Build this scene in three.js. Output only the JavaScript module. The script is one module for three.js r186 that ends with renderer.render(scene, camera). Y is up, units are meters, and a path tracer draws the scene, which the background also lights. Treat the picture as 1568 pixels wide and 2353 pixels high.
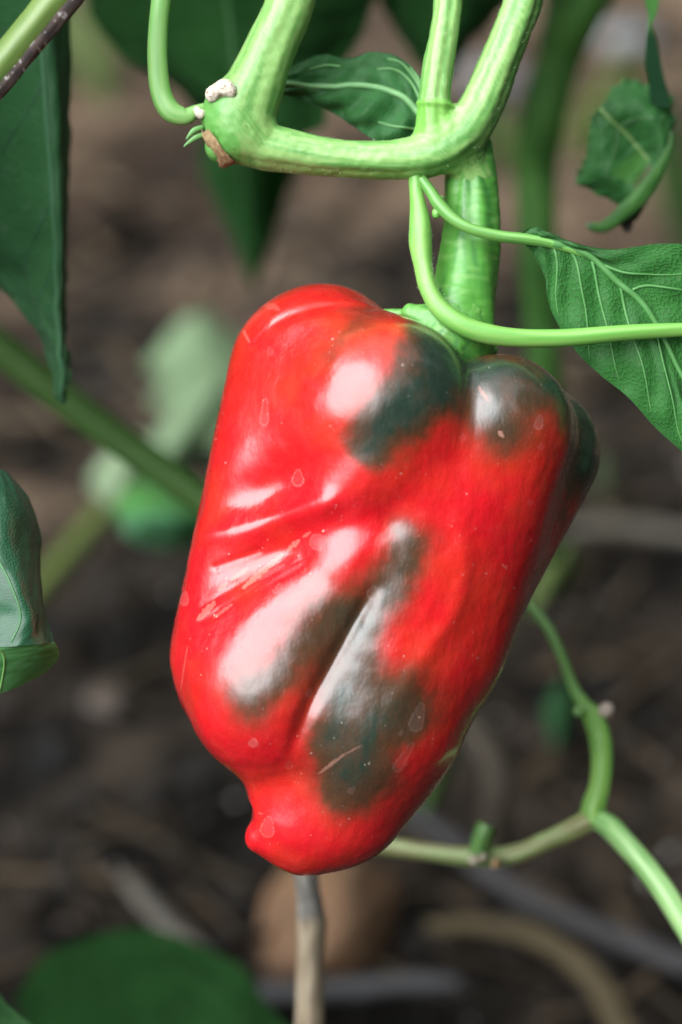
import * as THREE from 'three';
import { ImprovedNoise } from 'three/addons/math/ImprovedNoise.js';

// ---------------------------------------------------------------- camera, sky, sun, exposure
const V = (x, y, z) => new THREE.Vector3(x, y, z);
const scene = new THREE.Scene();
const DIST = 0.6, HALF = 0.11765, PITCH = 32 * Math.PI / 180;
const RIGHT = V(1, 0, 0), UP = V(0, Math.cos(PITCH), -Math.sin(PITCH)), BACK = V(0, Math.sin(PITCH), Math.cos(PITCH));
const AIM = V(0, 0.33, 0);
const camera = new THREE.PerspectiveCamera(2 * Math.atan(HALF / DIST) * 180 / Math.PI, 682 / 1024, 0.02, 500);
camera.position.copy(AIM).addScaledVector(BACK, DIST);
camera.lookAt(AIM);
camera.focus = DIST - 0.012;
camera.userData.fStop = 5.2;
camera.updateMatrixWorld();

const SUN = RIGHT.clone().multiplyScalar(-0.59).addScaledVector(UP, 0.46).addScaledVector(BACK, 0.66).normalize();
const sun = new THREE.DirectionalLight(new THREE.Color(1.0, 0.975, 0.94), 0.7);
sun.position.copy(AIM).addScaledVector(SUN, 4);
sun.target.position.copy(AIM);
sun.castShadow = true; sun.shadow.radius = 100;
sun.shadow.mapSize.set(2048, 2048);
Object.assign(sun.shadow.camera, { left: -1.5, right: 1.5, top: 1.5, bottom: -1.5, near: 0.1, far: 12 });
scene.add(sun, sun.target);

const noise = new ImprovedNoise();
const N3 = (x, y, z) => noise.noise(x, y, z);
const fbm = (x, y, z, o = 3) => { let a = 0, w = 0.5; for (let i = 0; i < o; i++) { a += w * N3(x, y, z); x = x * 2.03 + 7.1; y = y * 2.03 + 3.7; z = z * 2.03 + 1.3; w *= 0.5; } return a; };
let seed = 20240611;
const rnd = () => { seed = (seed + 0x6D2B79F5) | 0; let t = Math.imul(seed ^ (seed >>> 15), 1 | seed); t = (t + Math.imul(t ^ (t >>> 7), 61 | t)) ^ t; return ((t ^ (t >>> 14)) >>> 0) / 4294967296; };
const clamp = (x, a = 0, b = 1) => Math.min(b, Math.max(a, x));
const sstep = (a, b, x) => { const t = clamp((x - a) / (b - a)); return t * t * (3 - 2 * t); };
const lerp = (a, b, t) => a + (b - a) * t;
const mix3 = (a, b, t) => [lerp(a[0], b[0], t), lerp(a[1], b[1], t), lerp(a[2], b[2], t)];

function makeSky() {                                           // overcast: one thinner, brighter stretch of cloud round the veiled sun
  const w = 512, h = 256, d = new Float32Array(w * h * 4);
  for (let j = 0; j < h; j++) for (let i = 0; i < w; i++) {
    const lat = ((j + 0.5) / h - 0.5) * Math.PI, lon = ((i + 0.5) / w - 0.5) * 2 * Math.PI;
    const x = Math.cos(lat) * Math.cos(lon), y = Math.sin(lat), z = Math.cos(lat) * Math.sin(lon);
    const c = x * SUN.x + y * SUN.y + z * SUN.z;
    const cloud = 1 + 0.35 * fbm(x * 2.2 + 5, y * 3 + 2, z * 2.2, 4);
    let L = cloud * (0.15 + 1.1 * Math.max(y, 0) ** 3 + 2.6 * sstep(0.64, 0.90, c) + 5.0 * sstep(0.80, 0.90, c));
    if (y < 0) L *= Math.exp(y * 6);
    const k = (j * w + i) * 4;
    d[k] = L * 0.98; d[k + 1] = L * 1.0; d[k + 2] = L * 1.035; d[k + 3] = 1;
  }
  const t = new THREE.DataTexture(d, w, h, THREE.RGBAFormat, THREE.FloatType);
  t.mapping = THREE.EquirectangularReflectionMapping; t.magFilter = t.minFilter = THREE.LinearFilter; t.wrapS = THREE.RepeatWrapping;
  t.colorSpace = THREE.LinearSRGBColorSpace; t.needsUpdate = true;
  return t;
}
scene.background = makeSky();
scene.environment = scene.background;

const renderer = new THREE.WebGLRenderer({ antialias: true });
renderer.setSize(682, 1024);
renderer.toneMapping = THREE.LinearToneMapping;
renderer.toneMappingExposure = 1.06;
renderer.shadowMap.enabled = true;

// ---------------------------------------------------------------- places: sharp plane lies DIST in front of the lens, one step = 0.1 mm there
const S = 1e-4;
const P = (x, y, z = 0) => AIM.clone().addScaledVector(RIGHT, (x - 784) * S).addScaledVector(UP, (1176.5 - y) * S).addScaledVector(BACK, z * S);
const at = (x, y, depth) => camera.position.clone().addScaledVector(RIGHT, (x - 784) * S * depth / DIST).addScaledVector(UP, (1176.5 - y) * S * depth / DIST).addScaledVector(BACK, -depth);
const Q = (x, y, z = 0) => at(x, y, DIST - z * S);
function onGround(x, y, h = 0) { const d = at(x, y, 1).sub(camera.position); return camera.position.clone().addScaledVector(d, (h - camera.position.y) / d.y); }

// ---------------------------------------------------------------- naming
const taken = new Map();
function numbered(n) { const k = taken.get(n) ?? 0; taken.set(n, k + 1); return k ? `${n}_${String(k).padStart(3, '0')}` : n; }
function thing(name, label, category, base, group) {
  const o = new THREE.Group(); o.name = numbered(name); o.position.copy(base); scene.add(o);
  o.userData = { label, category }; if (group) o.userData.group = group;
  return o;
}
function mesh(name, g, m, parent, label) {                      // g is in world places; a child is set back by where its thing stands
  const o = new THREE.Mesh(g, m); o.name = parent ? name : numbered(name); o.castShadow = o.receiveShadow = true;
  if (parent) { let off = V(0, 0, 0); for (let q = parent; q; q = q.parent) off.add(q.position); g.translate(-off.x, -off.y, -off.z); parent.add(o); } else scene.add(o);
  if (label) o.userData.label = label;
  return o;
}

// ---------------------------------------------------------------- materials
const mat = (o) => new THREE.MeshPhysicalMaterial({ vertexColors: true, side: THREE.DoubleSide, ...o });
const leafRelief = (() => {                                      // cells between the smallest veins
  const n = 512, k = 26, pts = [], d = new Uint8Array(n * n * 4);
  for (let i = 0; i < k * k; i++) pts.push([rnd(), rnd()]);
  for (let y = 0; y < n; y++) for (let x = 0; x < n; x++) {
    const cx = Math.floor(x / n * k), cy = Math.floor(y / n * k); let a = 9, b = 9;
    for (let j = -1; j <= 1; j++) for (let i = -1; i <= 1; i++) { const q = pts[((cy + j + k) % k) * k + (cx + i + k) % k], e = Math.hypot(cx + i + q[0] - x / n * k, cy + j + q[1] - y / n * k); if (e < a) { b = a; a = e; } else if (e < b) b = e; }
    const v = Math.round(255 * clamp(0.15 + 0.85 * sstep(0, 0.5, b - a))), o = (y * n + x) * 4; d[o] = d[o + 1] = d[o + 2] = v; d[o + 3] = 255;
  }
  const t = new THREE.DataTexture(d, n, n, THREE.RGBAFormat, THREE.UnsignedByteType); t.magFilter = t.minFilter = THREE.LinearFilter; t.wrapS = t.wrapT = THREE.RepeatWrapping; t.repeat.set(2.2, 1.6); t.needsUpdate = true;
  return t;
})();
const M = {
  stem: mat({ roughness: 0.5, clearcoat: 0.4, clearcoatRoughness: 0.38 }),
  stemFar: mat({ roughness: 0.65, specularIntensity: 0.5 }),
  leaf: mat({ bumpMap: leafRelief, bumpScale: 0.00016, roughness: 0.95, specularIntensity: 0.3, transmission: 0.3, clearcoat: 0.2, clearcoatRoughness: 0.36 }),
  leafGloss: mat({ bumpMap: leafRelief, bumpScale: 0.00016, roughness: 0.95, specularIntensity: 0.3, transmission: 0.25, clearcoat: 0.9, clearcoatRoughness: 0.32 }),
  leafMatt: mat({ roughness: 0.95, specularIntensity: 0.2, transmission: 0.35 }),
  thin: mat({ roughness: 0.95, specularIntensity: 0.3, transmission: 0.6 }),
  vein: mat({ roughness: 0.55 }),
  dry: mat({ roughness: 0.85 }),
  soil: mat({ roughness: 0.95, specularIntensity: 0.25 }),
};

// ---------------------------------------------------------------- shape helpers
function grid(nu, nv, f, colour, closedV = false) {             // f(u, v) -> Vector3
  const pos = [], col = [], idx = [], uv = [];
  for (let i = 0; i <= nu; i++) for (let j = 0; j <= nv; j++) {
    const u = i / nu, v = j / nv, p = f(u, v), c = colour(u, v, p);
    pos.push(p.x, p.y, p.z); col.push(...c); uv.push(u, v);
  }
  const w = nv + 1;
  for (let i = 0; i < nu; i++) for (let j = 0; j < nv; j++) { const a = i * w + j; idx.push(a, a + 1, a + w, a + 1, a + w + 1, a + w); }
  const g = new THREE.BufferGeometry();
  g.setAttribute('position', new THREE.Float32BufferAttribute(pos, 3)); g.setAttribute('color', new THREE.Float32BufferAttribute(col, 3)); g.setAttribute('uv', new THREE.Float32BufferAttribute(uv, 2));
  g.setIndex(idx); g.computeVertexNormals();
  if (closedV) { const n = g.attributes.normal; for (let i = 0; i <= nu; i++) { const a = i * w, b = a + nv; const x = n.getX(a) + n.getX(b), y = n.getY(a) + n.getY(b), z = n.getZ(a) + n.getZ(b), l = Math.hypot(x, y, z) || 1; n.setXYZ(a, x / l, y / l, z / l); n.setXYZ(b, x / l, y / l, z / l); } }
  return g;
}
const cr = (a, b, c, d, t) => { const t2 = t * t, t3 = t2 * t; return 0.5 * (2 * b + (c - a) * t + (2 * a - 5 * b + 4 * c - d) * t2 + (3 * b - a - 3 * c + d) * t3); };
function crV(list, t) {                                         // Catmull-Rom through Vector3 list
  const n = list.length - 1, s = clamp(t) * n, i = Math.min(n - 1, Math.floor(s)), f = s - i;
  const a = list[Math.max(0, i - 1)], b = list[i], c = list[i + 1], d = list[Math.min(n, i + 2)];
  return V(cr(a.x, b.x, c.x, d.x, f), cr(a.y, b.y, c.y, d.y, f), cr(a.z, b.z, c.z, d.z, f));
}
function crN(list, t) { const n = list.length - 1, s = clamp(t) * n, i = Math.min(n - 1, Math.floor(s)), f = s - i; return cr(list[Math.max(0, i - 1)], list[i], list[i + 1], list[Math.min(n, i + 2)], f); }

function tube(pts, radii, colour, { nu = 80, nv = 20, ridge = 0.05, ridges = 5, lump = 0.04, flat = 1, phase = 0 } = {}) {
  const C = [], T = [], Nn = [];
  for (let i = 0; i <= nu; i++) C.push(crV(pts, i / nu));
  for (let i = 0; i <= nu; i++) T.push(C[Math.min(nu, i + 1)].clone().sub(C[Math.max(0, i - 1)]).normalize());
  let n = BACK.clone(); n.addScaledVector(T[0], -n.dot(T[0])).normalize();
  for (let i = 0; i <= nu; i++) { n = n.clone().addScaledVector(T[i], -n.dot(T[i])).normalize(); Nn.push(n); }
  const len = C.reduce((s, c, i) => i ? s + c.distanceTo(C[i - 1]) : 0, 0);
  return grid(nu, nv, (u, v) => {
    const i = Math.round(u * nu), a = v * 2 * Math.PI, r0 = Math.max(1e-5, crN(radii, u)), end = (i === 0 || i === nu) ? 0.02 : 1;
    const s = u * len / S;
    const r = r0 * end * (1 + ridge * Math.cos(ridges * a + phase) + lump * N3(Math.cos(a) * 1.3 + phase, Math.sin(a) * 1.3, s * 0.012 + phase * 3));
    const b = T[i].clone().cross(Nn[i]);
    return C[i].clone().addScaledVector(Nn[i], r * Math.cos(a) * flat).addScaledVector(b, r * Math.sin(a));
  }, (u, v, p) => colour(u, v * 2 * Math.PI, u * len / S, p), true);
}
// a leaf: rows along the midrib, each row the same number of points across
function net(rows) {
  const nr = rows.length - 1;
  return (u, v) => {
    const s = clamp(u) * nr, i = Math.min(nr - 1, Math.floor(s)), f = s - i;
    const k = [Math.max(0, i - 1), i, i + 1, Math.min(nr, i + 2)].map((q) => crV(rows[q], v));
    return V(cr(k[0].x, k[1].x, k[2].x, k[3].x, f), cr(k[0].y, k[1].y, k[2].y, k[3].y, f), cr(k[0].z, k[1].z, k[2].z, k[3].z, f));
  };
}
function normalAt(f, u, v) {
  const e = 0.004, a = f(Math.min(1, u + e), v).sub(f(Math.max(0, u - e), v)), b = f(u, Math.min(1, v + e)).sub(f(u, Math.max(0, v - e)));
  const n = a.cross(b); const l = n.length(); return l > 1e-12 ? n.multiplyScalar(1 / l) : BACK.clone();
}
function leafSurface(rows, relief) { const f = net(rows); return relief ? (u, v) => f(u, v).addScaledVector(normalAt(f, u, v), relief(u, v)) : f; }
function veinTube(f, line, r0, r1, colour, nu = 28, side = 0) {            // line of [u, v] on the leaf
  const L = line.map(([u, v]) => V(u, v, 0)), pts = [];
  for (let i = 0; i <= nu; i++) { const q = crV(L, i / nu), p = f(q.x, q.y); if (side) p.addScaledVector(normalAt(f, q.x, q.y), side * r0 * 0.25); pts.push(p); }
  return tube(pts, [r0, lerp(r0, r1, 0.5), r1], colour, { nu, nv: 8, ridge: 0, lump: 0.05 });
}
// closed surface of a distance field (in steps), by surface nets
function fieldMesh(F, lo, hi, cell, colour, place = P) {
  const n = [0, 1, 2].map((k) => Math.ceil((hi[k] - lo[k]) / cell) + 1), [nx, ny, nz] = n, val = new Float32Array(nx * ny * nz);
  for (let k = 0; k < nz; k++) for (let j = 0; j < ny; j++) for (let i = 0; i < nx; i++) val[(k * ny + j) * nx + i] = F(lo[0] + i * cell, lo[1] + j * cell, lo[2] + k * cell);
  const id = new Int32Array(nx * ny * nz).fill(-1), vs = [], idx = [];
  const I = (i, j, k) => (k * ny + j) * nx + i;
  for (let k = 0; k < nz - 1; k++) for (let j = 0; j < ny - 1; j++) for (let i = 0; i < nx - 1; i++) {
    let m = 0; const c = [];
    for (let q = 0; q < 8; q++) { const v = val[I(i + (q & 1), j + ((q >> 1) & 1), k + (q >> 2))]; c.push(v); if (v < 0) m |= 1 << q; }
    if (m === 0 || m === 255) continue;
    let x = 0, y = 0, z = 0, t = 0;
    for (let a = 0; a < 8; a++) for (const s of [1, 2, 4]) { const b = a | s; if (b === a || (c[a] < 0) === (c[b] < 0)) continue; const f = c[a] / (c[a] - c[b]); x += (a & 1) + (s === 1 ? f : 0); y += ((a >> 1) & 1) + (s === 2 ? f : 0); z += (a >> 2) + (s === 4 ? f : 0); t++; }
    id[I(i, j, k)] = vs.length; vs.push([lo[0] + (i + x / t) * cell, lo[1] + (j + y / t) * cell, lo[2] + (k + z / t) * cell]);
  }
  const quad = (a, b, c, d, flip) => { if (a < 0 || b < 0 || c < 0 || d < 0) return; if (flip) idx.push(a, c, b, a, d, c); else idx.push(a, b, c, a, c, d); };
  for (let k = 1; k < nz - 1; k++) for (let j = 1; j < ny - 1; j++) for (let i = 1; i < nx - 1; i++) {
    const s = val[I(i, j, k)] < 0;
    if (s !== val[I(i + 1, j, k)] < 0) quad(id[I(i, j - 1, k - 1)], id[I(i, j, k - 1)], id[I(i, j, k)], id[I(i, j - 1, k)], s);
    if (s !== val[I(i, j + 1, k)] < 0) quad(id[I(i - 1, j, k - 1)], id[I(i - 1, j, k)], id[I(i, j, k)], id[I(i, j, k - 1)], s);
    if (s !== val[I(i, j, k + 1)] < 0) quad(id[I(i - 1, j - 1, k)], id[I(i, j - 1, k)], id[I(i, j, k)], id[I(i - 1, j, k)], s);
  }
  const pos = [], nor = [], col = [], e = 1.5;
  for (const p of vs) {
    let gx = 0, gy = 0, gz = 0;
    for (let it = 0; it < 2; it++) {
      const d = F(p[0], p[1], p[2]); gx = (F(p[0] + e, p[1], p[2]) - F(p[0] - e, p[1], p[2])) / (2 * e); gy = (F(p[0], p[1] + e, p[2]) - F(p[0], p[1] - e, p[2])) / (2 * e); gz = (F(p[0], p[1], p[2] + e) - F(p[0], p[1], p[2] - e)) / (2 * e);
      const g2 = gx * gx + gy * gy + gz * gz || 1, s = clamp(d / g2, -cell * 0.4, cell * 0.4); p[0] -= gx * s; p[1] -= gy * s; p[2] -= gz * s;
    }
    const w = place(p[0], p[1], p[2]), l = Math.hypot(gx, gy, gz) || 1;
    const nn = RIGHT.clone().multiplyScalar(gx / l).addScaledVector(UP, -gy / l).addScaledVector(BACK, gz / l);
    pos.push(w.x, w.y, w.z); nor.push(nn.x, nn.y, nn.z); col.push(...colour(p[0], p[1], p[2]));
  }
  const g = new THREE.BufferGeometry();
  g.setAttribute('position', new THREE.Float32BufferAttribute(pos, 3)); g.setAttribute('normal', new THREE.Float32BufferAttribute(nor, 3)); g.setAttribute('color', new THREE.Float32BufferAttribute(col, 3));
  g.setIndex(idx);
  const a = V(pos[idx[0] * 3], pos[idx[0] * 3 + 1], pos[idx[0] * 3 + 2]), b = V(pos[idx[1] * 3], pos[idx[1] * 3 + 1], pos[idx[1] * 3 + 2]), c = V(pos[idx[2] * 3], pos[idx[2] * 3 + 1], pos[idx[2] * 3 + 2]);
  if (b.sub(a).cross(c.sub(a)).dot(V(nor[idx[0] * 3], nor[idx[0] * 3 + 1], nor[idx[0] * 3 + 2])) < 0) for (let q = 0; q < idx.length; q += 3) { const t = idx[q + 1]; idx[q + 1] = idx[q + 2]; idx[q + 2] = t; }
  g.setIndex(idx);
  return g;
}
const smin = (a, b, k) => { const h = Math.max(k - Math.abs(a - b), 0) / k; return Math.min(a, b) - h * h * k * 0.25; };
function cone(x, y, z, a, b) {                                   // distance to a rounded cone; a and b are [x, y, z, r]
  const bx = b[0] - a[0], by = b[1] - a[1], bz = b[2] - a[2], px = x - a[0], py = y - a[1], pz = z - a[2], r1 = a[3], r2 = b[3];
  const l2 = bx * bx + by * by + bz * bz, rr = r1 - r2, a2 = l2 - rr * rr, il2 = 1 / l2;
  const yy = px * bx + py * by + pz * bz, zz = yy - l2, qx = px * l2 - bx * yy, qy = py * l2 - by * yy, qz = pz * l2 - bz * yy, x2 = qx * qx + qy * qy + qz * qz, y2 = yy * yy * l2, z2 = zz * zz * l2;
  const k = Math.sign(rr) * rr * rr * x2;
  if (Math.sign(zz) * a2 * z2 > k) return Math.sqrt(x2 + z2) * il2 - r2;
  if (Math.sign(yy) * a2 * y2 < k) return Math.sqrt(x2 + y2) * il2 - r1;
  return (Math.sqrt(Math.max(0, x2 * a2 * il2)) + yy * rr) * il2 - r1;
}
function resample(c, k) { const r = []; for (let i = 0; i < c.length - 1; i++) for (let q = 0; q < k; q++) { const a = c[Math.max(0, i - 1)], b = c[i], d = c[i + 1], e = c[Math.min(c.length - 1, i + 2)]; r.push([0, 1, 2, 3].map((n) => cr(a[n], b[n], d[n], e[n], q / k))); } r.push(c[c.length - 1]); return r; }
function lineDist(x, y, L) {                                      // [distance to polyline in x, y, share of the way along]
  let best = 1e9, t = 0;
  for (let i = 0; i < L.length - 1; i++) {
    const [ax, ay] = L[i], bx = L[i + 1][0] - ax, by = L[i + 1][1] - ay, h = clamp(((x - ax) * bx + (y - ay) * by) / (bx * bx + by * by)), d = Math.hypot(x - ax - bx * h, y - ay - by * h);
    if (d < best) { best = d; t = (i + h) / (L.length - 1); }
  }
  return [best, t];
}

// ---------------------------------------------------------------- the ground
{
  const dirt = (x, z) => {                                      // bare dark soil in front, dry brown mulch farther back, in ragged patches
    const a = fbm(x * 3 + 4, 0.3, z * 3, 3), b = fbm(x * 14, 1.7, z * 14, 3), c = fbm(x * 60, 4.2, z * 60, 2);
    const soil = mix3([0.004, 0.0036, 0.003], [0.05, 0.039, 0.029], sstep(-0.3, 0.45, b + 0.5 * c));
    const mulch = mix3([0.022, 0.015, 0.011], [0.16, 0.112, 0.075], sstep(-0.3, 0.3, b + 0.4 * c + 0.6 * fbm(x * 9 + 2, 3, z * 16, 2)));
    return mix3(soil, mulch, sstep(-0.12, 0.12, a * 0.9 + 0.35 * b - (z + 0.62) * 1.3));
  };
  const size = 3.4, n = 340, hgt = (x, z) => 0.012 * fbm(x * 9, 0.5, z * 9, 2) + 0.007 * fbm(x * 40, 2.5, z * 40, 2);
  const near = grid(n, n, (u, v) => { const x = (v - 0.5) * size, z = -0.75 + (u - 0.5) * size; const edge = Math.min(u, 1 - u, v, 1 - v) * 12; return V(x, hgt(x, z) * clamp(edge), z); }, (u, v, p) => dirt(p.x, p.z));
  // one sheet: the fine middle, ringed by wide strips out to the horizon
  const pos = [...near.attributes.position.array], col = [...near.attributes.color.array], idx = [...near.index.array], far = 150, k = size / 2;
  const c0 = [0.07, 0.06, 0.045];
  const ring = [[-far, -far], [far, -far], [far, far], [-far, far]], inner = [[-k, -0.75 - k], [k, -0.75 - k], [k, -0.75 + k], [-k, -0.75 + k]], b = pos.length / 3;
  for (const [x, z] of [...ring, ...inner]) { pos.push(x, 0, z); col.push(...c0); }
  for (let q = 0; q < 4; q++) { const r = (q + 1) % 4; idx.push(b + q, b + 4 + q, b + r, b + r, b + 4 + q, b + 4 + r); }
  const g = new THREE.BufferGeometry();
  g.setAttribute('position', new THREE.Float32BufferAttribute(pos, 3)); g.setAttribute('color', new THREE.Float32BufferAttribute(col, 3)); g.setIndex(idx); g.computeVertexNormals();
  const o = mesh('ground', g, M.soil); o.userData.kind = 'structure';

  // loose crumbs, straw and grit that nobody could count
  const clod = new THREE.IcosahedronGeometry(1, 1); { const p = clod.attributes.position; for (let i = 0; i < p.count; i++) { const s = 1 + 0.5 * N3(p.getX(i) * 1.7, p.getY(i) * 1.7, p.getZ(i) * 1.7 + 3); p.setXYZ(i, p.getX(i) * s, p.getY(i) * s * 0.8, p.getZ(i) * s); } clod.computeVertexNormals(); }
  const straw = new THREE.CylinderGeometry(1, 0.8, 1, 5, 1); straw.rotateZ(Math.PI / 2);
  const chaff = new THREE.BoxGeometry(1, 0.12, 0.5, 2, 1, 1);
  const scatter = (name, geo, m, count, put) => {
    const im = new THREE.InstancedMesh(geo, m, count), mt = new THREE.Matrix4(), q = new THREE.Quaternion(), e = new THREE.Euler(), c = new THREE.Color();
    for (let i = 0; i < count; i++) { const r = put(i); e.set(r.rot[0], r.rot[1], r.rot[2]); q.setFromEuler(e); mt.compose(V(...r.at), q, V(...r.size)); im.setMatrixAt(i, mt); im.setColorAt(i, c.setRGB(...r.col)); }
    im.name = name; im.userData.kind = 'stuff'; im.castShadow = im.receiveShadow = true; scene.add(im); return im;
  };
  const spot = () => { const z = 0.25 - 2.1 * Math.pow(rnd(), 1.15), w = 0.25 + (0.75 - z) * 0.22; return [(rnd() * 2 - 1) * w, z]; };
  const plain = (o) => new THREE.MeshPhysicalMaterial({ color: 0xffffff, ...o });
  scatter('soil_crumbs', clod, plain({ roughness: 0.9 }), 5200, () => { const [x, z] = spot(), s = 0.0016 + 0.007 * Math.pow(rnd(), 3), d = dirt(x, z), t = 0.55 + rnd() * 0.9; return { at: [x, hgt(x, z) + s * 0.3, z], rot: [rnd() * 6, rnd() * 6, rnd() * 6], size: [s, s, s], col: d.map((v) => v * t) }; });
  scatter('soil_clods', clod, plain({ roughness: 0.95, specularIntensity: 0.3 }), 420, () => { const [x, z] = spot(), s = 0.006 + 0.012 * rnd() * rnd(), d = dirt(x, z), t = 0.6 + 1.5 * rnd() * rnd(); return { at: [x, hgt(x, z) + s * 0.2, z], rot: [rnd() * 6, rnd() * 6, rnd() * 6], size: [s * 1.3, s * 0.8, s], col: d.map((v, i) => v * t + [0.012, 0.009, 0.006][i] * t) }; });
  scatter('straw_litter', straw, plain({ roughness: 0.8, specularIntensity: 0.4 }), 2600, () => { const [x, z] = spot(), l = 0.015 + 0.08 * rnd() * rnd(), t = rnd(); return { at: [x, hgt(x, z) + 0.004 + 0.004 * rnd(), z], rot: [0, (rnd() - 0.5) * 2.4, (rnd() - 0.5) * 0.3], size: [l, 0.001 + 0.0016 * rnd(), 0.001 + 0.0016 * rnd()], col: mix3([0.06, 0.048, 0.035], [0.27, 0.20, 0.125], t * t).map((v) => v * (z < -0.5 ? 1 : 0.4)) }; });
  scatter('leaf_chaff', chaff, plain({ roughness: 0.8 }), 1100, () => { const [x, z] = spot(), s = 0.004 + 0.012 * rnd() * rnd(), t = rnd(); return { at: [x, hgt(x, z) + 0.003, z], rot: [(rnd() - 0.5) * 0.6, rnd() * 6, (rnd() - 0.5) * 0.6], size: [s, s * 0.3, s], col: mix3([0.04, 0.03, 0.024], [0.2, 0.14, 0.1], t).map((v) => v * (z < -0.5 ? 1 : 0.4)) }; });
  scatter('pale_grit', clod, plain({ roughness: 0.15, clearcoat: 0.3 }), 1000, () => { const [x, z] = spot(), s = 0.0007 + 0.0018 * rnd() * rnd(), t = 0.2 + 0.5 * rnd() * rnd(); return { at: [x, hgt(x, z) + 0.007 + s, z], rot: [rnd() * 6, rnd() * 6, 0], size: [s * 1.4, s, s], col: [t, t * 0.97, t * 0.92] }; });
}

// ---------------------------------------------------------------- colours of green things (linear base colours)
const streak = (hi, lo, dk = 0.5) => (u, a, s) => { const n = 0.5 + 0.9 * fbm(Math.cos(a) * 2.6 + 9, Math.sin(a) * 2.6, s * 0.004, 3) + 0.25 * N3(Math.cos(a) * 8, Math.sin(a) * 8, s * 0.01); return mix3(hi, lo, clamp(sstep(0.35, 0.75, n) * dk)); };
const leafy = (a, b, pale = [0.12, 0.2, 0.1]) => (u, v, p) => { const n = fbm(u * 7, v * 6, 3.1, 3), f = N3(u * 60, v * 45, 8.2); let c = mix3(a, b, sstep(-0.4, 0.4, n)); if (f > 0.42) c = mix3(c, pale, (f - 0.42) * 1.2); return c; };

// ---------------------------------------------------------------- the bell pepper
const LOBES = [
  [[730, 862, -40, 206, 110], [568, 1500, -20, 179]],                // upper left down the left side
  [[878, 954, 112, 222, 100], [800, 1330, 110, 150]],              // front middle
  [[1140, 990, 82, 172, 24], [1010, 1480, 40, 150]],               // front right
  [[1012, 1058, 92, 160, 60], [890, 1480, 85, 160]],                // fills the front below the cleft
  [[1226, 1038, -84, 162, 60], [850, 1745, -10, 150]],             // rear right
  [[900, 860, -170, 140, 72], [760, 1560, -120, 170]],             // rear
  [[700, 1455, 48, 212, 50], [648, 1572, 36, 232]],                // lower left
  [[1012, 1180, 62, 192, 64], [862, 1640, 50, 204]],              // lower middle
  [[830, 1640, 70, 160, 72], [788, 1852, 28, 134]],                // towards the tip
  [[740, 1800, 30, 120, 60], [700, 1886, 32, 114]],                // rounded end
  [[652, 1738, 50, 88, 60], [676, 1850, 42, 82]],                  // neck above the hook
  [[752, 800, -95, 138, 60], [700, 1100, -90, 150]],               // back left shoulder
];
const CREASE = [[868, 1320], [820, 1410], [775, 1490], [722, 1585], [690, 1660], [668, 1730]];
const SEAM = [[585, 800], [640, 750], [710, 722], [790, 712], [850, 716]];
const FLANK = [[408, 1380], [418, 1500], [432, 1620], [462, 1705], [520, 1770], [590, 1820]];
const RIDGE2 = [[1030, 1150], [1056, 1260], [1044, 1380], [980, 1480], [910, 1590], [860, 1700]];
const RIDGE = [[480, 1225], [560, 1212], [640, 1186], [745, 1158]], WRINKLES = [[[436, 1412], [520, 1362], [650, 1294]], [[470, 1424], [580, 1356], [720, 1272]], [[500, 1300], [600, 1262]]];
const FOLD = [[380, 1420], [520, 1335], [650, 1275], [770, 1215], [870, 1185]];
for (const L of [CREASE, FLANK, RIDGE, RIDGE2, FOLD, SEAM, ...WRINKLES]) { const r = resample(L.map(([x, y]) => [x, y, 0, 0]), 4).map(([x, y]) => [x, y]); L.splice(0, L.length, ...r); }
function pepperField(x, y, z) {
  let d = 1e9;
  for (let i = 0; i < LOBES.length; i++) d = smin(d, cone(x, y, z, LOBES[i][0], LOBES[i][1]), LOBES[i][0][4]);
  const hook = cone(x, y, z, [700, 1922, 40, 80], [603, 1918, 56, 38]); d = smin(d, hook, 20);
  d = -smin(-d, Math.hypot(x - 562, y - 1862, (z - 55) * 0.45) - 23, 14);                 // notch above the hooked tip
  // the hollow that the stalk sits in
  const hx = x - 1060, hy = y - 800, hz = z - 20; d = Math.max(d, -(Math.sqrt(hx * hx + hy * hy + hz * hz) - 52)) ; 
  if (z > -40 && d < 120) {
    const [c, ct] = lineDist(x, y, CREASE); d += 12 * Math.exp(-(c * c) / 330) * sstep(0, 0.15, ct) * sstep(1, 0.75, ct) + 3 * Math.exp(-(c * c) / 2400);
    const [f, ft] = lineDist(x, y, FOLD); d += 24 * Math.exp(-(f * f) / 3200) * sstep(0.02, 0.4, ft);
    const [w1] = lineDist(x, y, RIDGE); d -= 11 * Math.exp(-(w1 * w1) / 900);
    const [w2, t2] = lineDist(x, y, RIDGE2); d -= 5 * Math.exp(-(w2 * w2) / 520) * sstep(0, 0.25, t2) * sstep(1, 0.7, t2);
    for (const L of WRINKLES) { const [w] = lineDist(x, y, L); if (w < 30) d += 1.9 * Math.exp(-(w * w) / 80); }
    const [s] = lineDist(x, y, SEAM); if (z > 0) d += 5 * Math.exp(-(s * s) / 160);
    const e = ((x - 640 + (y - 1120) * 0.6) ** 2) / 15000 + ((y - 1120 + (x - 640) * 0.25) ** 2) / 4200; d += 25 * Math.exp(-e);
    const [g, gt] = lineDist(x, y, FLANK); if (z > -20) d += 9 * Math.exp(-(g * g) / 500) * sstep(0, 0.3, gt) * sstep(1, 0.8, gt);
    d += 3.2 * fbm(x * 0.011, y * 0.011, z * 0.011, 2);
  }
  return d;
}
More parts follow.
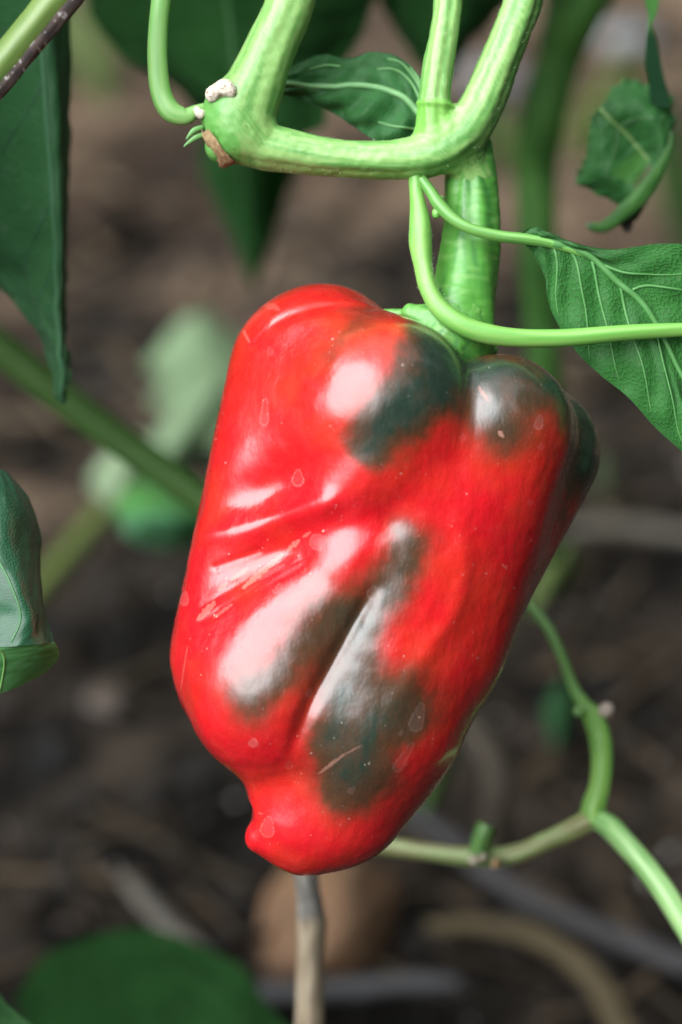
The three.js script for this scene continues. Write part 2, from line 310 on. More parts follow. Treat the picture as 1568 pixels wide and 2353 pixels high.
function pepperGeometry() {
  const A = [[965, 1010, 40], [800, 1450, 50], [738, 1822, 30]], ax = V(-0.269, 0.963, 0).normalize(), e1 = V(0.963, 0.269, 0).normalize(), e2 = V(0, 0, 1);
  const nt = 420, ns = 420, pts = new Float32Array((nt + 1) * (ns + 1) * 3), pos = [], nor = [], uv = [], idx = [];
  for (let i = 0; i <= nt; i++) {
    const t = i / nt; let o, pol;
    if (t < 0.26) { o = A[0]; pol = (t / 0.26) * Math.PI / 2; } else if (t > 0.8) { o = A[2]; pol = Math.PI / 2 + ((t - 0.8) / 0.2) * Math.PI / 2; } else {
      const s = (t - 0.26) / 0.54 * 2; pol = Math.PI / 2; o = s < 1 ? A[0].map((q, k) => lerp(q, A[1][k], s)) : A[1].map((q, k) => lerp(q, A[2][k], s - 1));
    }
    for (let j = 0; j <= ns; j++) {
      const th = -Math.PI / 2 - (j / ns) * 2 * Math.PI, s = Math.sin(pol), c = -Math.cos(pol);
      const dir = e1.clone().multiplyScalar(Math.cos(th) * s).addScaledVector(e2, Math.sin(th) * s).addScaledVector(ax, c);
      let r = 40;
      for (let k = 0; k < 60; k++) { const d = pepperField(o[0] + dir.x * r, o[1] + dir.y * r, o[2] + dir.z * r); r -= d * 0.75; if (Math.abs(d) < 0.15) break; if (r > 700) { r = 700; break; } }
      const x = o[0] + dir.x * r, y = o[1] + dir.y * r, z = o[2] + dir.z * r, e = 1.2;
      let gx = pepperField(x + e, y, z) - pepperField(x - e, y, z), gy = pepperField(x, y + e, z) - pepperField(x, y - e, z), gz = pepperField(x, y, z + e) - pepperField(x, y, z - e);
      const l = Math.hypot(gx, gy, gz) || 1, n = RIGHT.clone().multiplyScalar(gx / l).addScaledVector(UP, -gy / l).addScaledVector(BACK, gz / l), w = P(x, y, z), q = (i * (ns + 1) + j) * 3;
      pts[q] = x; pts[q + 1] = y; pts[q + 2] = z; pos.push(w.x, w.y, w.z); nor.push(n.x, n.y, n.z); uv.push(j / ns, t);
    }
  }
  for (let i = 0; i < nt; i++) for (let j = 0; j < ns; j++) { const a = i * (ns + 1) + j, b = a + ns + 1; idx.push(a, b, a + 1, a + 1, b, b + 1); }
  const g = new THREE.BufferGeometry();
  g.setAttribute('position', new THREE.Float32BufferAttribute(pos, 3)); g.setAttribute('normal', new THREE.Float32BufferAttribute(nor, 3)); g.setAttribute('uv', new THREE.Float32BufferAttribute(uv, 2)); g.setIndex(idx);
  return { g, pts, nt, ns };
}
// unripe patches: [line, half width, softness, strength]
const UNRIPE = [
  [[[990, 800], [955, 880], [910, 955], [868, 1010]], 50, 62, 1],
  [[[1035, 850], [1005, 930]], 26, 54, 0.95],
  [[[1050, 850], [1140, 845], [1240, 880]], 30, 60, 0.8],
  [[[1110, 900], [1135, 985]], 44, 86, 0.86],
  [[[1200, 920], [1250, 940]], 34, 90, 0.5],
  [[[1310, 890], [1372, 985], [1365, 1070]], 54, 50, 0.95],
  [[[1330, 1080], [1285, 1190]], 14, 50, 0.55],
  [[[860, 725], [800, 770], [755, 840]], 18, 56, 0.45],
  [[[780, 1390], [720, 1450], [640, 1530], [590, 1575]], 24, 118, 0.92],
  [[[940, 1240], [890, 1350], [830, 1450], [790, 1560], [760, 1660]], 26, 68, 0.88],
  [[[870, 1640], [830, 1730], [800, 1770]], 56, 100, 1],
  [[[930, 1560], [960, 1590]], 40, 80, 0.5],
  [[[1290, 1210], [1210, 1400], [1100, 1580], [985, 1800]], 0, 50, 0.25],
];
function pepperMaps({ pts, nt, ns }) {
  const W = 2048, H = 1536, col = new Uint8Array(W * H * 4), rough = new Uint8Array(W * H * 4), bumps = new Uint8Array(W * H * 4);
  const red = [0.56, 0.005, 0.011], orange = [0.57, 0.034, 0.010], brown = [0.075, 0.030, 0.013], dark = [0.015, 0.032, 0.021], deep = [0.58, 0.007, 0.013];
  const cells = new Map(), put = (m, x0, y0, x1, y1) => { for (let i = Math.floor(x0 / 24); i <= Math.floor(x1 / 24); i++) for (let j = Math.floor(y0 / 24); j <= Math.floor(y1 / 24); j++) { const k = i * 1000 + j; if (!cells.has(k)) cells.set(k, []); cells.get(k).push(m); } };
  for (let i = 0; i < 900; i++) { const x = 400 + rnd() * 970, y = 680 + rnd() * 1310, r = 0.9 + 2.6 * Math.pow(rnd(), 4), s = 0.12 + 0.5 * rnd() * rnd(); if (N3(x * 0.009, y * 0.009, 6) < 0.02 && rnd() < 0.75) continue; put({ k: 0, x, y, r, s, e: 0.7 + rnd() * 0.8 }, x - 8, y - 8, x + 8, y + 8); }
  const drop = (x, y, r, l, a, s, fill = 0.06) => put({ k: 1, x, y, r, l, ca: Math.cos(a), sa: Math.sin(a), s, fill }, x - l - r - 5, y - l - r - 5, x + l + r + 5, y + l + r + 5);
  drop(613, 950, 9, 24, 0.05, 0.2, 0.03); drop(688, 1097, 13, 9, 0, 0.26, 0.04); drop(855, 1350, 12, 6, 0.2, 0.16, 0.02); drop(590, 1683, 11, 3, 0, 0.1, 0.14); drop(527, 1757, 10, 6, 0.4, 0.14, 0.06); drop(955, 1625, 15, 22, 0.3, 0.14, 0.05); drop(925, 1715, 10, 30, 0.55, 0.14, 0.03);
  drop(620, 1880, 16, 14, 0.2, 0.16, 0.06); drop(1222, 975, 9, 10, 0.2, 0.14, 0.06); drop(740, 1240, 18, 8, 1.2, 0.12, 0.06); drop(427, 1370, 12, 8, 0.2, 0.12, 0.1);
  for (let i = 0; i < 30; i++) drop(430 + rnd() * 880, 760 + rnd() * 1150, 3 + 5 * rnd(), 6 * rnd(), rnd() - 0.3, 0.04 + 0.08 * rnd(), 0.02 + 0.03 * rnd());
  const scar = (a, b, r, s) => put({ k: 2, L: [a, b], r, s }, Math.min(a[0], b[0]) - 14, Math.min(a[1], b[1]) - 14, Math.max(a[0], b[0]) + 14, Math.max(a[1], b[1]) + 14);
  scar([566, 1345], [652, 1272], 8, 0.7); scar([508, 1352], [528, 1337], 7, 0.6); scar([538, 1328], [575, 1302], 7, 0.6); scar([665, 1262], [690, 1240], 7, 0.6); scar([463, 1418], [498, 1382], 9, 0.5); scar([500, 1412], [540, 1384], 5, 0.35); scar([700, 1232], [715, 1222], 5, 0.5); scar([735, 1757], [790, 1712], 5, 0.5); scar([790, 1712], [830, 1690], 3, 0.4); scar([438, 1480], [420, 1580], 3, 0.35); scar([430, 1640], [470, 1740], 3, 0.3); scar([480, 960], [505, 985], 2.5, 0.5);
  scar([1090, 900], [1108, 932], 6, 0.5); scar([1132, 1000], [1140, 1010], 7, 0.8); scar([1140, 1292], [1152, 1302], 3, 0.6); scar([610, 700], [640, 715], 10, 0.25); scar([560, 760], [575, 790], 5, 0.4);
  const hash = (i, j) => { let h = Math.imul(i, 374761393) + Math.imul(j, 668265263); h = Math.imul(h ^ (h >>> 13), 1274126177); return ((h ^ (h >>> 16)) >>> 0) / 4294967296; };
  const enc = new Uint8Array(4097); for (let i = 0; i <= 4096; i++) { const v = i / 4096; enc[i] = Math.round(255 * (v <= 0.0031308 ? 12.92 * v : 1.055 * Math.pow(v, 1 / 2.4) - 0.055)); }
  for (let r = 0; r < H; r++) for (let s = 0; s < W; s++) {
    const fi = (r + 0.5) / H * nt, fj = (s + 0.5) / W * ns, i = Math.min(nt - 1, fi | 0), j = Math.min(ns - 1, fj | 0), a = fi - i, b = fj - j, q = (i * (ns + 1) + j) * 3, q2 = q + (ns + 1) * 3;
    const g = (k) => (pts[q + k] * (1 - b) + pts[q + 3 + k] * b) * (1 - a) + (pts[q2 + k] * (1 - b) + pts[q2 + 3 + k] * b) * a, x = g(0), y = g(1), z = g(2), o = (r * W + s) * 4;
    let c, ro = 0.27, hb = 0.5;
    if (z < -150) c = red; else {
      const n1 = fbm(x * 0.012, y * 0.012, z * 0.012, 3), n2 = N3(x * 0.08, y * 0.035, z * 0.05);
      const wx = x + 24 * N3(x * 0.012, y * 0.012, 5) + 6 * N3(x * 0.05, y * 0.05, 2), wy = y + 24 * N3(x * 0.012, y * 0.012, 11) + 6 * N3(x * 0.05, y * 0.05, 8);
      let m = 0;
      for (const [L, w, so, st] of UNRIPE) { const soft = so * 1.2; const d = lineDist(wx, wy, L)[0]; if (d < w + soft) { const e = st * (1 - sstep(w - soft, w + soft, d)); m = m + e - m * e * 0.85; } }
      m = clamp(m * (0.96 + 0.1 * n2 + 0.34 * n1));
      c = mix3(red, orange, clamp(sstep(-0.1, 0.4, fbm(x * 0.006, y * 0.006, z * 0.006 + 2, 3)) * 0.45 + sstep(1150, 850, y) * 0.3 + (m > 0 ? m * 0.8 : 0)));
      c = mix3(c, deep, clamp(sstep(0.1, 0.4, -n1) * 0.5));
      if (m > 0) c = m < 0.5 ? mix3(c, brown, sstep(0.02, 0.5, m)) : mix3(brown, dark, sstep(0.42, 0.86, m));
      const fine = hash(s, r), wax = clamp(0.5 + fbm(x * 0.03, y * 0.03, z * 0.03 + 7, 3));
      hb = 0.5 + 0.55 * N3(x * 0.05, y * 0.03, z * 0.05) + 0.2 * N3(x * 0.16, y * 0.09, z * 0.16) + 0.035 * N3(x * 0.5, y * 0.35, z * 0.5);
      ro = 0.2 + 0.16 * wax + 0.08 * (fine - 0.5) + 0.05 * N3(x * 0.16, y * 0.07, z * 0.1);
      c = mix3(c, [0.55, 0.4, 0.36], 0.004 + 0.012 * wax * wax + (fine > 0.985 ? 0.06 : 0));
      const here = z > -60 && cells.get(Math.floor(x / 24) * 1000 + Math.floor(y / 24));
      if (here) for (const k of here) {
        if (k.k === 0) { const d = Math.hypot((x - k.x) * k.e, y - k.y) / k.r; if (d < 1) { c = mix3(c, [0.66, 0.58, 0.5], k.s * sstep(1, 0.4, d)); ro = 0.5; } }
        else if (k.k === 1) {
          const dx = x - k.x, dy = y - k.y, u = dx * k.ca + dy * k.sa, v = -dx * k.sa + dy * k.ca, h = clamp(v, -k.l, k.l), rr = k.r * (0.4 + 0.6 * Math.sqrt(h / (k.l || 1) * 0.5 + 0.5)) * (1 + 0.12 * N3(u * 0.12, v * 0.12, k.x)), d = Math.hypot(u, v - h) - rr;
          const rim = Math.exp(-d * d / 3.2) * (0.55 + 0.9 * N3(u * 0.2, v * 0.2, k.y) + (v > 0 ? 0.35 : 0)); if (rim > 0.02) c = mix3(c, [0.68, 0.5, 0.46], clamp(rim * k.s * 0.6)); if (d < 0) { c = mix3(c, [0.62, 0.42, 0.4], k.fill * (0.8 + 0.6 * (fine - 0.5))); ro += 0.1; }
        } else { const [d, t] = lineDist(x, y, k.L), rr = k.r * (0.55 + 0.45 * Math.sin(Math.PI * clamp(t * 0.9 + 0.05))) * (1 + 0.5 * N3(x * 0.15, y * 0.15, 3)); if (d < rr) { c = mix3(c, [0.64, 0.30, 0.23], 0.6 * k.s * (0.45 + 0.8 * fine) * sstep(rr, rr - 2.5, d)); ro = 0.5; } }
      }
    }
    col[o] = enc[Math.round(clamp(c[0]) * 4096)]; col[o + 1] = enc[Math.round(clamp(c[1]) * 4096)]; col[o + 2] = enc[Math.round(clamp(c[2]) * 4096)]; col[o + 3] = 255;
    bumps[o] = bumps[o + 1] = bumps[o + 2] = Math.round(clamp(hb) * 255); bumps[o + 3] = 255; rough[o] = 255; rough[o + 1] = Math.round(clamp(ro) * 255); rough[o + 2] = 0; rough[o + 3] = 255;
  }
  const T = (d, cs) => { const t = new THREE.DataTexture(d, W, H, THREE.RGBAFormat, THREE.UnsignedByteType); t.colorSpace = cs; t.magFilter = t.minFilter = THREE.LinearFilter; t.wrapS = THREE.RepeatWrapping; t.needsUpdate = true; return t; };
  return [T(col, THREE.SRGBColorSpace), T(rough, THREE.NoColorSpace), T(bumps, THREE.NoColorSpace)];
}
{
  const built = pepperGeometry(), [map, roughnessMap, bumpMap] = pepperMaps(built);
  const skin = new THREE.MeshPhysicalMaterial({ map, roughnessMap, roughness: 1, bumpMap, bumpScale: 0.00014, specularIntensity: 0.7, clearcoat: 1, clearcoatRoughness: 0.19, ior: 1.5 });
  const pepper = thing('bell_pepper', 'large red sweet pepper with dark unripe patches hanging in the centre', 'pepper', P(1085, 430, -20));
  mesh('skin', built.g, skin, pepper);
  // fruit stalk and the green cap on the pepper
  const G1 = [0.085, 0.31, 0.04], G2 = [0.038, 0.18, 0.03], G3 = [0.17, 0.39, 0.09];
  const ST = resample([[1080, 330, -60, 56], [1088, 450, -52, 64], [1083, 560, -34, 68], [1070, 655, -10, 72], [1056, 725, 4, 84], [1045, 790, 14, 92]], 4);
  const stalkF = (x, y, z) => {
    let d = 1e9; for (let i = 0; i < ST.length - 1; i++) d = Math.min(d, cone(x, y, z, ST[i], ST[i + 1]));
    return d + 3 * N3(x * 0.02, y * 0.008, z * 0.02) - 1.8 * Math.cos(Math.atan2(z + 20, x - 1080) * 6 + 0.5) + 1.4 * N3(x * 0.02, y * 0.08, z * 0.03);
  };
  mesh('stalk', fieldMesh(stalkF, [980, 250, -120], [1190, 830, 100], 6, (x, y, z) => { const a = Math.atan2(z, x - 1080), n = fbm(Math.cos(a) * 2.2, Math.sin(a) * 2.2, y * 0.006, 3), b = N3(x * 0.03, y * 0.06, 2); return mix3(mix3(G1, G2, sstep(-0.1, 0.35, n)), G3, clamp(sstep(0.1, 0.4, b) * 0.5)); }), M.stem, pepper);
  const capF = (x, y, z) => {
    let d = cone(x, y, z, [1060, 705, 5, 66], [1038, 775, 20, 92]); d = smin(d, cone(x, y, z, [1030, 765, 40, 44], [942, 724, 52, 22]), 34); d = smin(d, cone(x, y, z, [1020, 770, 60, 34], [990, 778, 92, 18]), 24); d = smin(d, cone(x, y, z, [1050, 785, 60, 30], [1040, 822, 88, 18]), 22); d = smin(d, cone(x, y, z, [940, 724, 20, 14], [850, 722, 0, 9]), 20);
    d = smin(d, cone(x, y, z, [1060, 775, 40, 40], [1052, 812, 62, 24]), 26); d = smin(d, cone(x, y, z, [1080, 785, 20, 36], [1132, 806, 20, 12]), 26); d = smin(d, cone(x, y, z, [1000, 770, 50, 30], [985, 775, 60, 20]), 24);
    return d + 4 * N3(x * 0.022, y * 0.022, z * 0.022) + 1.2 * N3(x * 0.08, y * 0.08, z * 0.08);
  };
  mesh('calyx', fieldMesh(capF, [820, 640, -110], [1170, 880, 150], 6, (x, y, z) => { const n = fbm(x * 0.02, y * 0.02, z * 0.02 + 4, 3), b = N3(x * 0.08, y * 0.08, z * 0.08); return mix3(mix3(G1, G3, sstep(-0.2, 0.3, n) * 0.7), [0.06, 0.24, 0.05], clamp(sstep(0.0, 0.5, b))); }), M.stem, pepper);
  const tip = new THREE.TorusGeometry(6 * S, 3 * S, 8, 16); { const c = P(589, 1891, 72); tip.rotateX(-PITCH); tip.translate(c.x, c.y, c.z); const n = tip.attributes.position.count; tip.setAttribute('color', new THREE.Float32BufferAttribute(Array.from({ length: n * 3 }, (_, i) => [0.36, 0.28, 0.16][i % 3]), 3)); }
  mesh('blossom_scar', tip, M.dry, pepper, 'tiny pale ring left by the flower at the hooked tip');
}

// ---------------------------------------------------------------- the plant that carries it
{
  const plant = thing('pepper_plant', 'forked pale green plant stem from which the red pepper hangs', 'plant', P(560, 290, -10));
  const chains = [
    [[690, -330, -10, 52], [690, -150, -10, 55], [668, 0, -6, 56], [622, 110, 0, 58], [586, 200, 4, 68], [560, 275, 6, 76], [600, 330, 8, 58], [660, 346, 12, 50], [740, 360, 16, 44], [820, 367, 18, 42], [920, 367, 20, 46], [1000, 352, 18, 52], [1060, 312, 14, 54], [1102, 250, 8, 51], [1140, 160, 0, 46], [1180, 60, -6, 44], [1210, -40, -10, 44], [1250, -330, -20, 44]],
    [[1050, -330, 0, 32], [1036, -60, 12, 32], [1024, 60, 22, 33], [1008, 160, 28, 35], [998, 240, 30, 36], [1000, 300, 20, 44]],
    [[1055, 335, -20, 44], [1086, 400, -48, 56]],
    [[540, 310, 8, 60], [505, 340, 10, 34]],
    [[530, 255, 10, 62], [495, 268, 10, 30]],
  ];
  const fine = chains.map((c) => resample(c, 5));
  const near = (x, y, z) => {
    let best = 1e9, bi = 0, bs = 0, acc = 0;
    for (let c = 0; c < chains.length; c++) for (let i = 0; i < chains[c].length - 1; i++) { const d = cone(x, y, z, chains[c][i], chains[c][i + 1]); if (d < best) { best = d; bi = [c, i]; } }
    return bi;
  };
  const F = (x, y, z) => {
    let d = 1e9;
    for (let c = 0; c < chains.length; c++) { let e = 1e9, es = null; const C = fine[c]; for (let i = 0; i < C.length - 1; i++) { const A = C[i]; if (Math.abs(A[1] - y) > 140 || Math.abs(A[0] - x) > 140) continue; const q = cone(x, y, z, A, C[i + 1]); if (q < e) { e = q; es = i; } }
      if (c < 2 && es !== null && e < 14) { const A = C[es], B = C[es + 1], l = Math.hypot(B[0] - A[0], B[1] - A[1]) || 1, sd = ((x - A[0]) * (A[1] - B[1]) + (y - A[1]) * (B[0] - A[0])) / l, an = Math.atan2(z - A[2], sd); e -= 1.8 * Math.cos(5 * an + 0.6) + 0.5 * Math.cos(11 * an + 2); } d = smin(d, e, c === 1 ? 26 : 34); }
    d += 2.2 * N3(x * 0.012, y * 0.012, z * 0.03 + 3) + 1.2 * N3(x * 0.05, y * 0.05, z * 0.05);
    const ring = (y - 246 - (x - 1000) * 0.1); d -= 4.5 * Math.exp(-ring * ring / 60) * sstep(70, 40, Math.hypot(x - 1000, y - 246)) * (y < 300 ? 1 : 0);
    return d;
  };
  const hi = [0.24, 0.44, 0.125], lo = [0.06, 0.225, 0.04], mid = [0.155, 0.37, 0.085];
  const colour = (x, y, z) => {
    const [c, i] = near(x, y, z), A = chains[c][i], B = chains[c][i + 1], ux = B[0] - A[0], uy = B[1] - A[1], l = Math.hypot(ux, uy), px = -uy / l, py = ux / l;
    const side = ((x - A[0]) * px + (y - A[1]) * py) / A[3], along = (x - A[0]) * ux / l + (y - A[1]) * uy / l + i * 90 + c * 777;
    const st = fbm(side * 2.6 + c * 5, along * 0.0035, 0.5 * z / A[3], 3) + 0.38 * N3(side * 9, along * 0.008, z / A[3] * 3) + 0.16 * N3(side * 22, along * 0.03, z / A[3] * 5);
    let k = mix3(hi, mid, sstep(-0.15, 0.2, st)); k = mix3(k, lo, sstep(0.1, 0.45, st) * 0.65);
    if (c >= 3) k = mix3(k, [0.10, 0.36, 0.06], 0.7);
    k = mix3(k, [0.10, 0.34, 0.06], sstep(70, 20, Math.hypot(x - 520, y - 290)) * 0.5);
    if (c === 1 && y > 238) k = mix3(k, [0.16, 0.46, 0.05], 0.6);
    const f = N3(x * 0.2, y * 0.2, z * 0.2); if (f > 0.5) k = mix3(k, [0.5, 0.6, 0.4], (f - 0.5));
    return k;
  };
  mesh('stem', fieldMesh(F, [430, -350, -110], [1320, 470, 130], 5.5, colour), M.stem, plant);
  // pale bark chips and the torn brown edge at the node
  const chipF = (pts) => (x, y, z) => { let d = 1e9; for (const [a, b, k] of pts) d = smin(d, cone(x, y, z, a, b), k ?? 10); return d + 4 * N3(x * 0.06, y * 0.06, z * 0.06) + 1.6 * N3(x * 0.17, y * 0.17, z * 0.17); };
  const chipCol = (x, y, z) => mix3([0.66, 0.58, 0.47], [0.42, 0.34, 0.26], sstep(0.1, 0.5, N3(x * 0.08, y * 0.08, z * 0.08)));
  mesh('bark_chip', fieldMesh(chipF([[[492, 228, 66, 17], [520, 212, 76, 17]], [[520, 214, 76, 17], [532, 222, 78, 15]]]), [460, 180, 40], [570, 260, 110], 4, chipCol), M.dry, plant, 'whitish corky chip on top of the node');
  mesh('bark_chip', fieldMesh(chipF([[[455, 258, 34, 9], [462, 268, 38, 11]]]), [435, 240, 10], [485, 290, 60], 3, chipCol), M.dry, plant, 'small whitish chip where the leaf stalk joins');
  const tornRows = [[[465, 300, 40], [470, 312, 56], [482, 306, 72]], [[470, 325, 36], [482, 336, 54], [500, 328, 66]], [[488, 352, 30], [498, 356, 46], [516, 352, 58]], [[506, 384, 16], [518, 380, 30], [536, 372, 44]], [[516, 388, 8], [528, 384, 18], [544, 378, 30]]].map((r) => r.map((p) => P(...p)));
  mesh('torn_edge', grid(24, 8, leafSurface(tornRows, (u, v) => 4 * S * N3(u * 14, v * 6, 2)), (u, v) => mix3([0.42, 0.30, 0.15], [0.18, 0.09, 0.04], sstep(0.2, 0.9, u + 0.5 * N3(u * 9, v * 6, 5)))), M.dry, plant, 'torn dry brown skin below the node');
  const sprig = (a, b, c, r) => tube([P(...a), P(...b), P(...c)], [r * S, r * 1.3 * S, 1.5 * S], () => [0.12, 0.32, 0.08], { nu: 16, nv: 8, flat: 0.5 });
  mesh('torn_sprig', sprig([470, 296, 34], [448, 306, 40], [430, 326, 40], 5), M.stem, plant); mesh('torn_sprig', sprig([474, 312, 30], [450, 322, 36], [424, 342, 34], 5), M.stem, plant);

  // short pale hairs on the stalks
  const hair = new THREE.ConeGeometry(1, 1, 5, 1); hair.translate(0, 0.5, 0);
  const hairs = (count, pick) => {
    const im = new THREE.InstancedMesh(hair, new THREE.MeshPhysicalMaterial({ color: new THREE.Color(0.5, 0.6, 0.42), roughness: 0.6 }), count), m = new THREE.Matrix4(), q = new THREE.Quaternion();
    for (let i = 0; i < count; i++) { const [p, dir] = pick(); q.setFromUnitVectors(V(0, 1, 0), dir.normalize()); const l = (3 + 4 * rnd()) * S; m.compose(p.sub(plant.position), q, V(0.4 * S, l, 0.4 * S)); im.setMatrixAt(i, m); }
    im.name = 'stem_hairs'; im.userData.kind = 'stuff'; im.castShadow = im.receiveShadow = true; plant.add(im);
  };
  const along = (L) => () => { const t = rnd() * (L.length - 1), i = Math.floor(t), f = t - i, A = L[i], B = L[i + 1], q = [0, 1, 2, 3].map((k) => lerp(A[k], B[k], f)), dir = V(B[0] - A[0], B[1] - A[1], B[2] - A[2]).normalize(); const r = V(rnd() - 0.5, rnd() - 0.5, rnd() - 0.5); r.addScaledVector(dir, -r.dot(dir)).normalize(); const p = P(q[0] + r.x * q[3] * 0.98, q[1] + r.y * q[3] * 0.98, q[2] + r.z * q[3] * 0.98); return [p, RIGHT.clone().multiplyScalar(r.x).addScaledVector(UP, -r.y).addScaledVector(BACK, r.z).addScaledVector(V(rnd() - 0.5, rnd() - 0.5, rnd() - 0.5), 0.5)]; };
  hairs(900, along(fine[0].filter((q) => q[1] > -60)));
  hairs(320, along([[967, 520, 56, 25], [968, 560, 66, 26], [974, 610, 80, 22], [985, 660, 96, 21], [1010, 705, 110, 22], [1055, 742, 122, 23]].map(([x, y, z, r]) => { const f = 1 - z * S / DIST; return [784 + (x - 784) * f, 1176.5 + (y - 1176.5) * f, z, r]; })));

  // leaf stalks
  const pale = streak([0.22, 0.44, 0.12], [0.12, 0.36, 0.07], 0.8), fresh = streak([0.19, 0.41, 0.08], [0.11, 0.36, 0.05], 0.8);
  const stalk = (pts, colour, o) => tube(pts.map(([x, y, z]) => Q(x, y, z)), pts.map((p) => p[3] * S), colour, o);
  mesh('leaf_stalk', stalk([[372, -160, 20, 22], [374, -40, 20, 22], [365, 60, 18, 22], [363, 140, 16, 23], [370, 210, 16, 24], [392, 255, 18, 24], [425, 268, 20, 20], [450, 256, 18, 14], [482, 246, 10, 12]], pale, { nu: 110, ridge: 0.07, ridges: 3, phase: 3.1 }), M.stem, plant, 'pale green leaf stalk bent up at the left of the node');
  mesh('leaf_stalk', stalk([[955, 400, 20, 16], [957, 440, 30, 16], [962, 474, 44, 19], [967, 520, 56, 25], [968, 560, 66, 26], [974, 610, 80, 22], [985, 660, 96, 21], [1010, 705, 110, 22], [1055, 742, 122, 23], [1115, 765, 126, 23], [1200, 776, 126, 21], [1310, 775, 126, 20], [1440, 764, 126, 18], [1570, 757, 120, 16], [1760, 750, 110, 14]], fresh, { nu: 170, nv: 24, ridge: 0.05, ridges: 3, phase: 1.2, lump: 0.05 }), M.stem, plant, 'long leaf stalk curving in front of the fruit stalk to the right');
  mesh('leaf_stalk', stalk([[968, 410, 30, 13], [990, 440, 42, 13], [1010, 470, 56, 15], [1045, 505, 70, 14], [1090, 528, 78, 13], [1150, 542, 80, 13], [1210, 549, 80, 13], [1262, 558, 80, 11], [1312, 574, 80, 8], [1352, 592, 80, 3]], streak([0.16, 0.38, 0.08], [0.07, 0.25, 0.04], 0.8), { nu: 110, ridge: 0.05, ridges: 3 }), M.stem, plant, 'thin leaf stalk crossing the fruit stalk to the broad leaf');
  mesh('bud', stalk([[1016, 450, 48, 5], [1010, 470, 50, 6], [1004, 490, 50, 11], [1002, 502, 50, 6]], fresh, { nu: 24, ridge: 0, lump: 0.08 }), M.stem, plant, 'tiny green bud hanging by the stalk');

  // the broad leaf at the right
  const rows = [
    [[1196, 552, 78], [1196, 549, 79], [1196, 547, 80], [1196, 543, 79], [1196, 538, 78]],
    [[1226, 585, 66], [1232, 566, 74], [1240, 552, 80], [1234, 538, 84], [1228, 521, 80]],
    [[1252, 640, 62], [1272, 600, 74], [1296, 566, 80], [1290, 552, 88], [1262, 534, 84]],
    [[1266, 712, 60], [1310, 650, 74], [1358, 590, 82], [1356, 578, 92], [1334, 562, 90]],
    [[1318, 800, 62], [1372, 720, 78], [1420, 648, 84], [1430, 606, 94], [1416, 572, 96]],
    [[1378, 860, 68], [1436, 780, 84], [1474, 694, 86], [1510, 632, 90], [1524, 560, 90]],
    [[1446, 915, 72], [1500, 850, 92], [1518, 760, 88], [1590, 680, 86], [1640, 575, 80]],
    [[1505, 982, 76], [1548, 930, 96], [1556, 840, 88], [1640, 760, 80], [1720, 660, 66]],
    [[1566, 1036, 78], [1592, 1000, 88], [1600, 930, 82], [1670, 880, 70], [1740, 790, 52]],
    [[1680, 1140, 60], [1682, 1130, 62], [1684, 1120, 62], [1690, 1110, 58], [1696, 1100, 54]],
  ].map((r) => r.map((p) => Q(...p)));
  const relief = (u, v) => { const e = Math.abs(v - 0.5) * 2, w = Math.sin((u * 8.5 - e * 1.6) * Math.PI); return S * (7 * (w * w) * Math.sin(Math.PI * clamp(e)) * (u > 0.12 ? 1 : 0) + 5 * N3(u * 13, v * 8, 1) + 8 * sstep(0.8, 1, e) * N3(u * 11, v > 0.5 ? 1 : 5, 4)); };
  const f = leafSurface(rows, relief);
  const leaf = mesh('leaf', grid(150, 80, f, leafy([0.022, 0.13, 0.02], [0.036, 0.175, 0.032])), M.leaf, plant, 'broad mid green leaf with pale veins at the right edge');
  const vc = () => [0.062, 0.21, 0.05];
  mesh('midrib', veinTube(f, [[0.12, 0.5], [0.4, 0.5], [0.7, 0.5], [0.98, 0.5]], 10 * S, 5 * S, vc, 60), M.vein, leaf);
  for (const [l, r] of [[[[0.16, 0.48], [0.22, 0.32], [0.3, 0.16], [0.36, 0.06]], 5], [[[0.24, 0.48], [0.32, 0.36], [0.42, 0.2], [0.5, 0.06]], 5], [[[0.34, 0.48], [0.42, 0.34], [0.52, 0.2], [0.62, 0.06]], 5], [[[0.46, 0.48], [0.53, 0.36], [0.64, 0.22], [0.74, 0.08]], 5], [[[0.66, 0.48], [0.72, 0.36], [0.8, 0.22], [0.88, 0.1]], 4], [[[0.38, 0.52], [0.43, 0.62], [0.54, 0.74], [0.66, 0.86]], 5.5], [[[0.5, 0.52], [0.56, 0.64], [0.68, 0.78], [0.8, 0.92]], 5]]) mesh('vein', veinTube(f, l.map(([a, b]) => [a + 0.012 * N3(a * 9, b * 9, 3), b + 0.02 * N3(a * 7, b * 7, 6)]), r * 0.8 * S, 1.5 * S, vc), M.vein, leaf);

  // the smaller leaf seen through the fork
  const rows2 = [
    [[600, 176, -140], [600, 184, -136], [600, 192, -134], [600, 198, -136], [600, 206, -140]],
    [[660, 158, -130], [658, 174, -122], [660, 192, -122], [660, 205, -124], [668, 222, -132]],
    [[705, 136, -132], [706, 162, -116], [712, 198, -116], [714, 216, -110], [722, 240, -124]],
    [[748, 124, -136], [754, 158, -120], [768, 200, -114], [768, 228, -100], [770, 262, -118]],
    [[800, 134, -140], [808, 160, -126], [824, 196, -112], [818, 240, -94], [806, 286, -112]],
    [[852, 120, -138], [864, 150, -124], [876, 203, -108], [860, 262, -90], [838, 308, -106]],
    [[905, 126, -134], [912, 158, -120], [920, 220, -104], [904, 284, -88], [880, 334, -100]],
    [[945, 152, -130], [950, 190, -114], [950, 246, -100], [944, 300, -88], [930, 350, -98]],
    [[976, 190, -120], [974, 226, -108], [972, 276, -98], [974, 312, -92], [978, 350, -100]],
  ].map((r) => r.map((p) => Q(...p)));
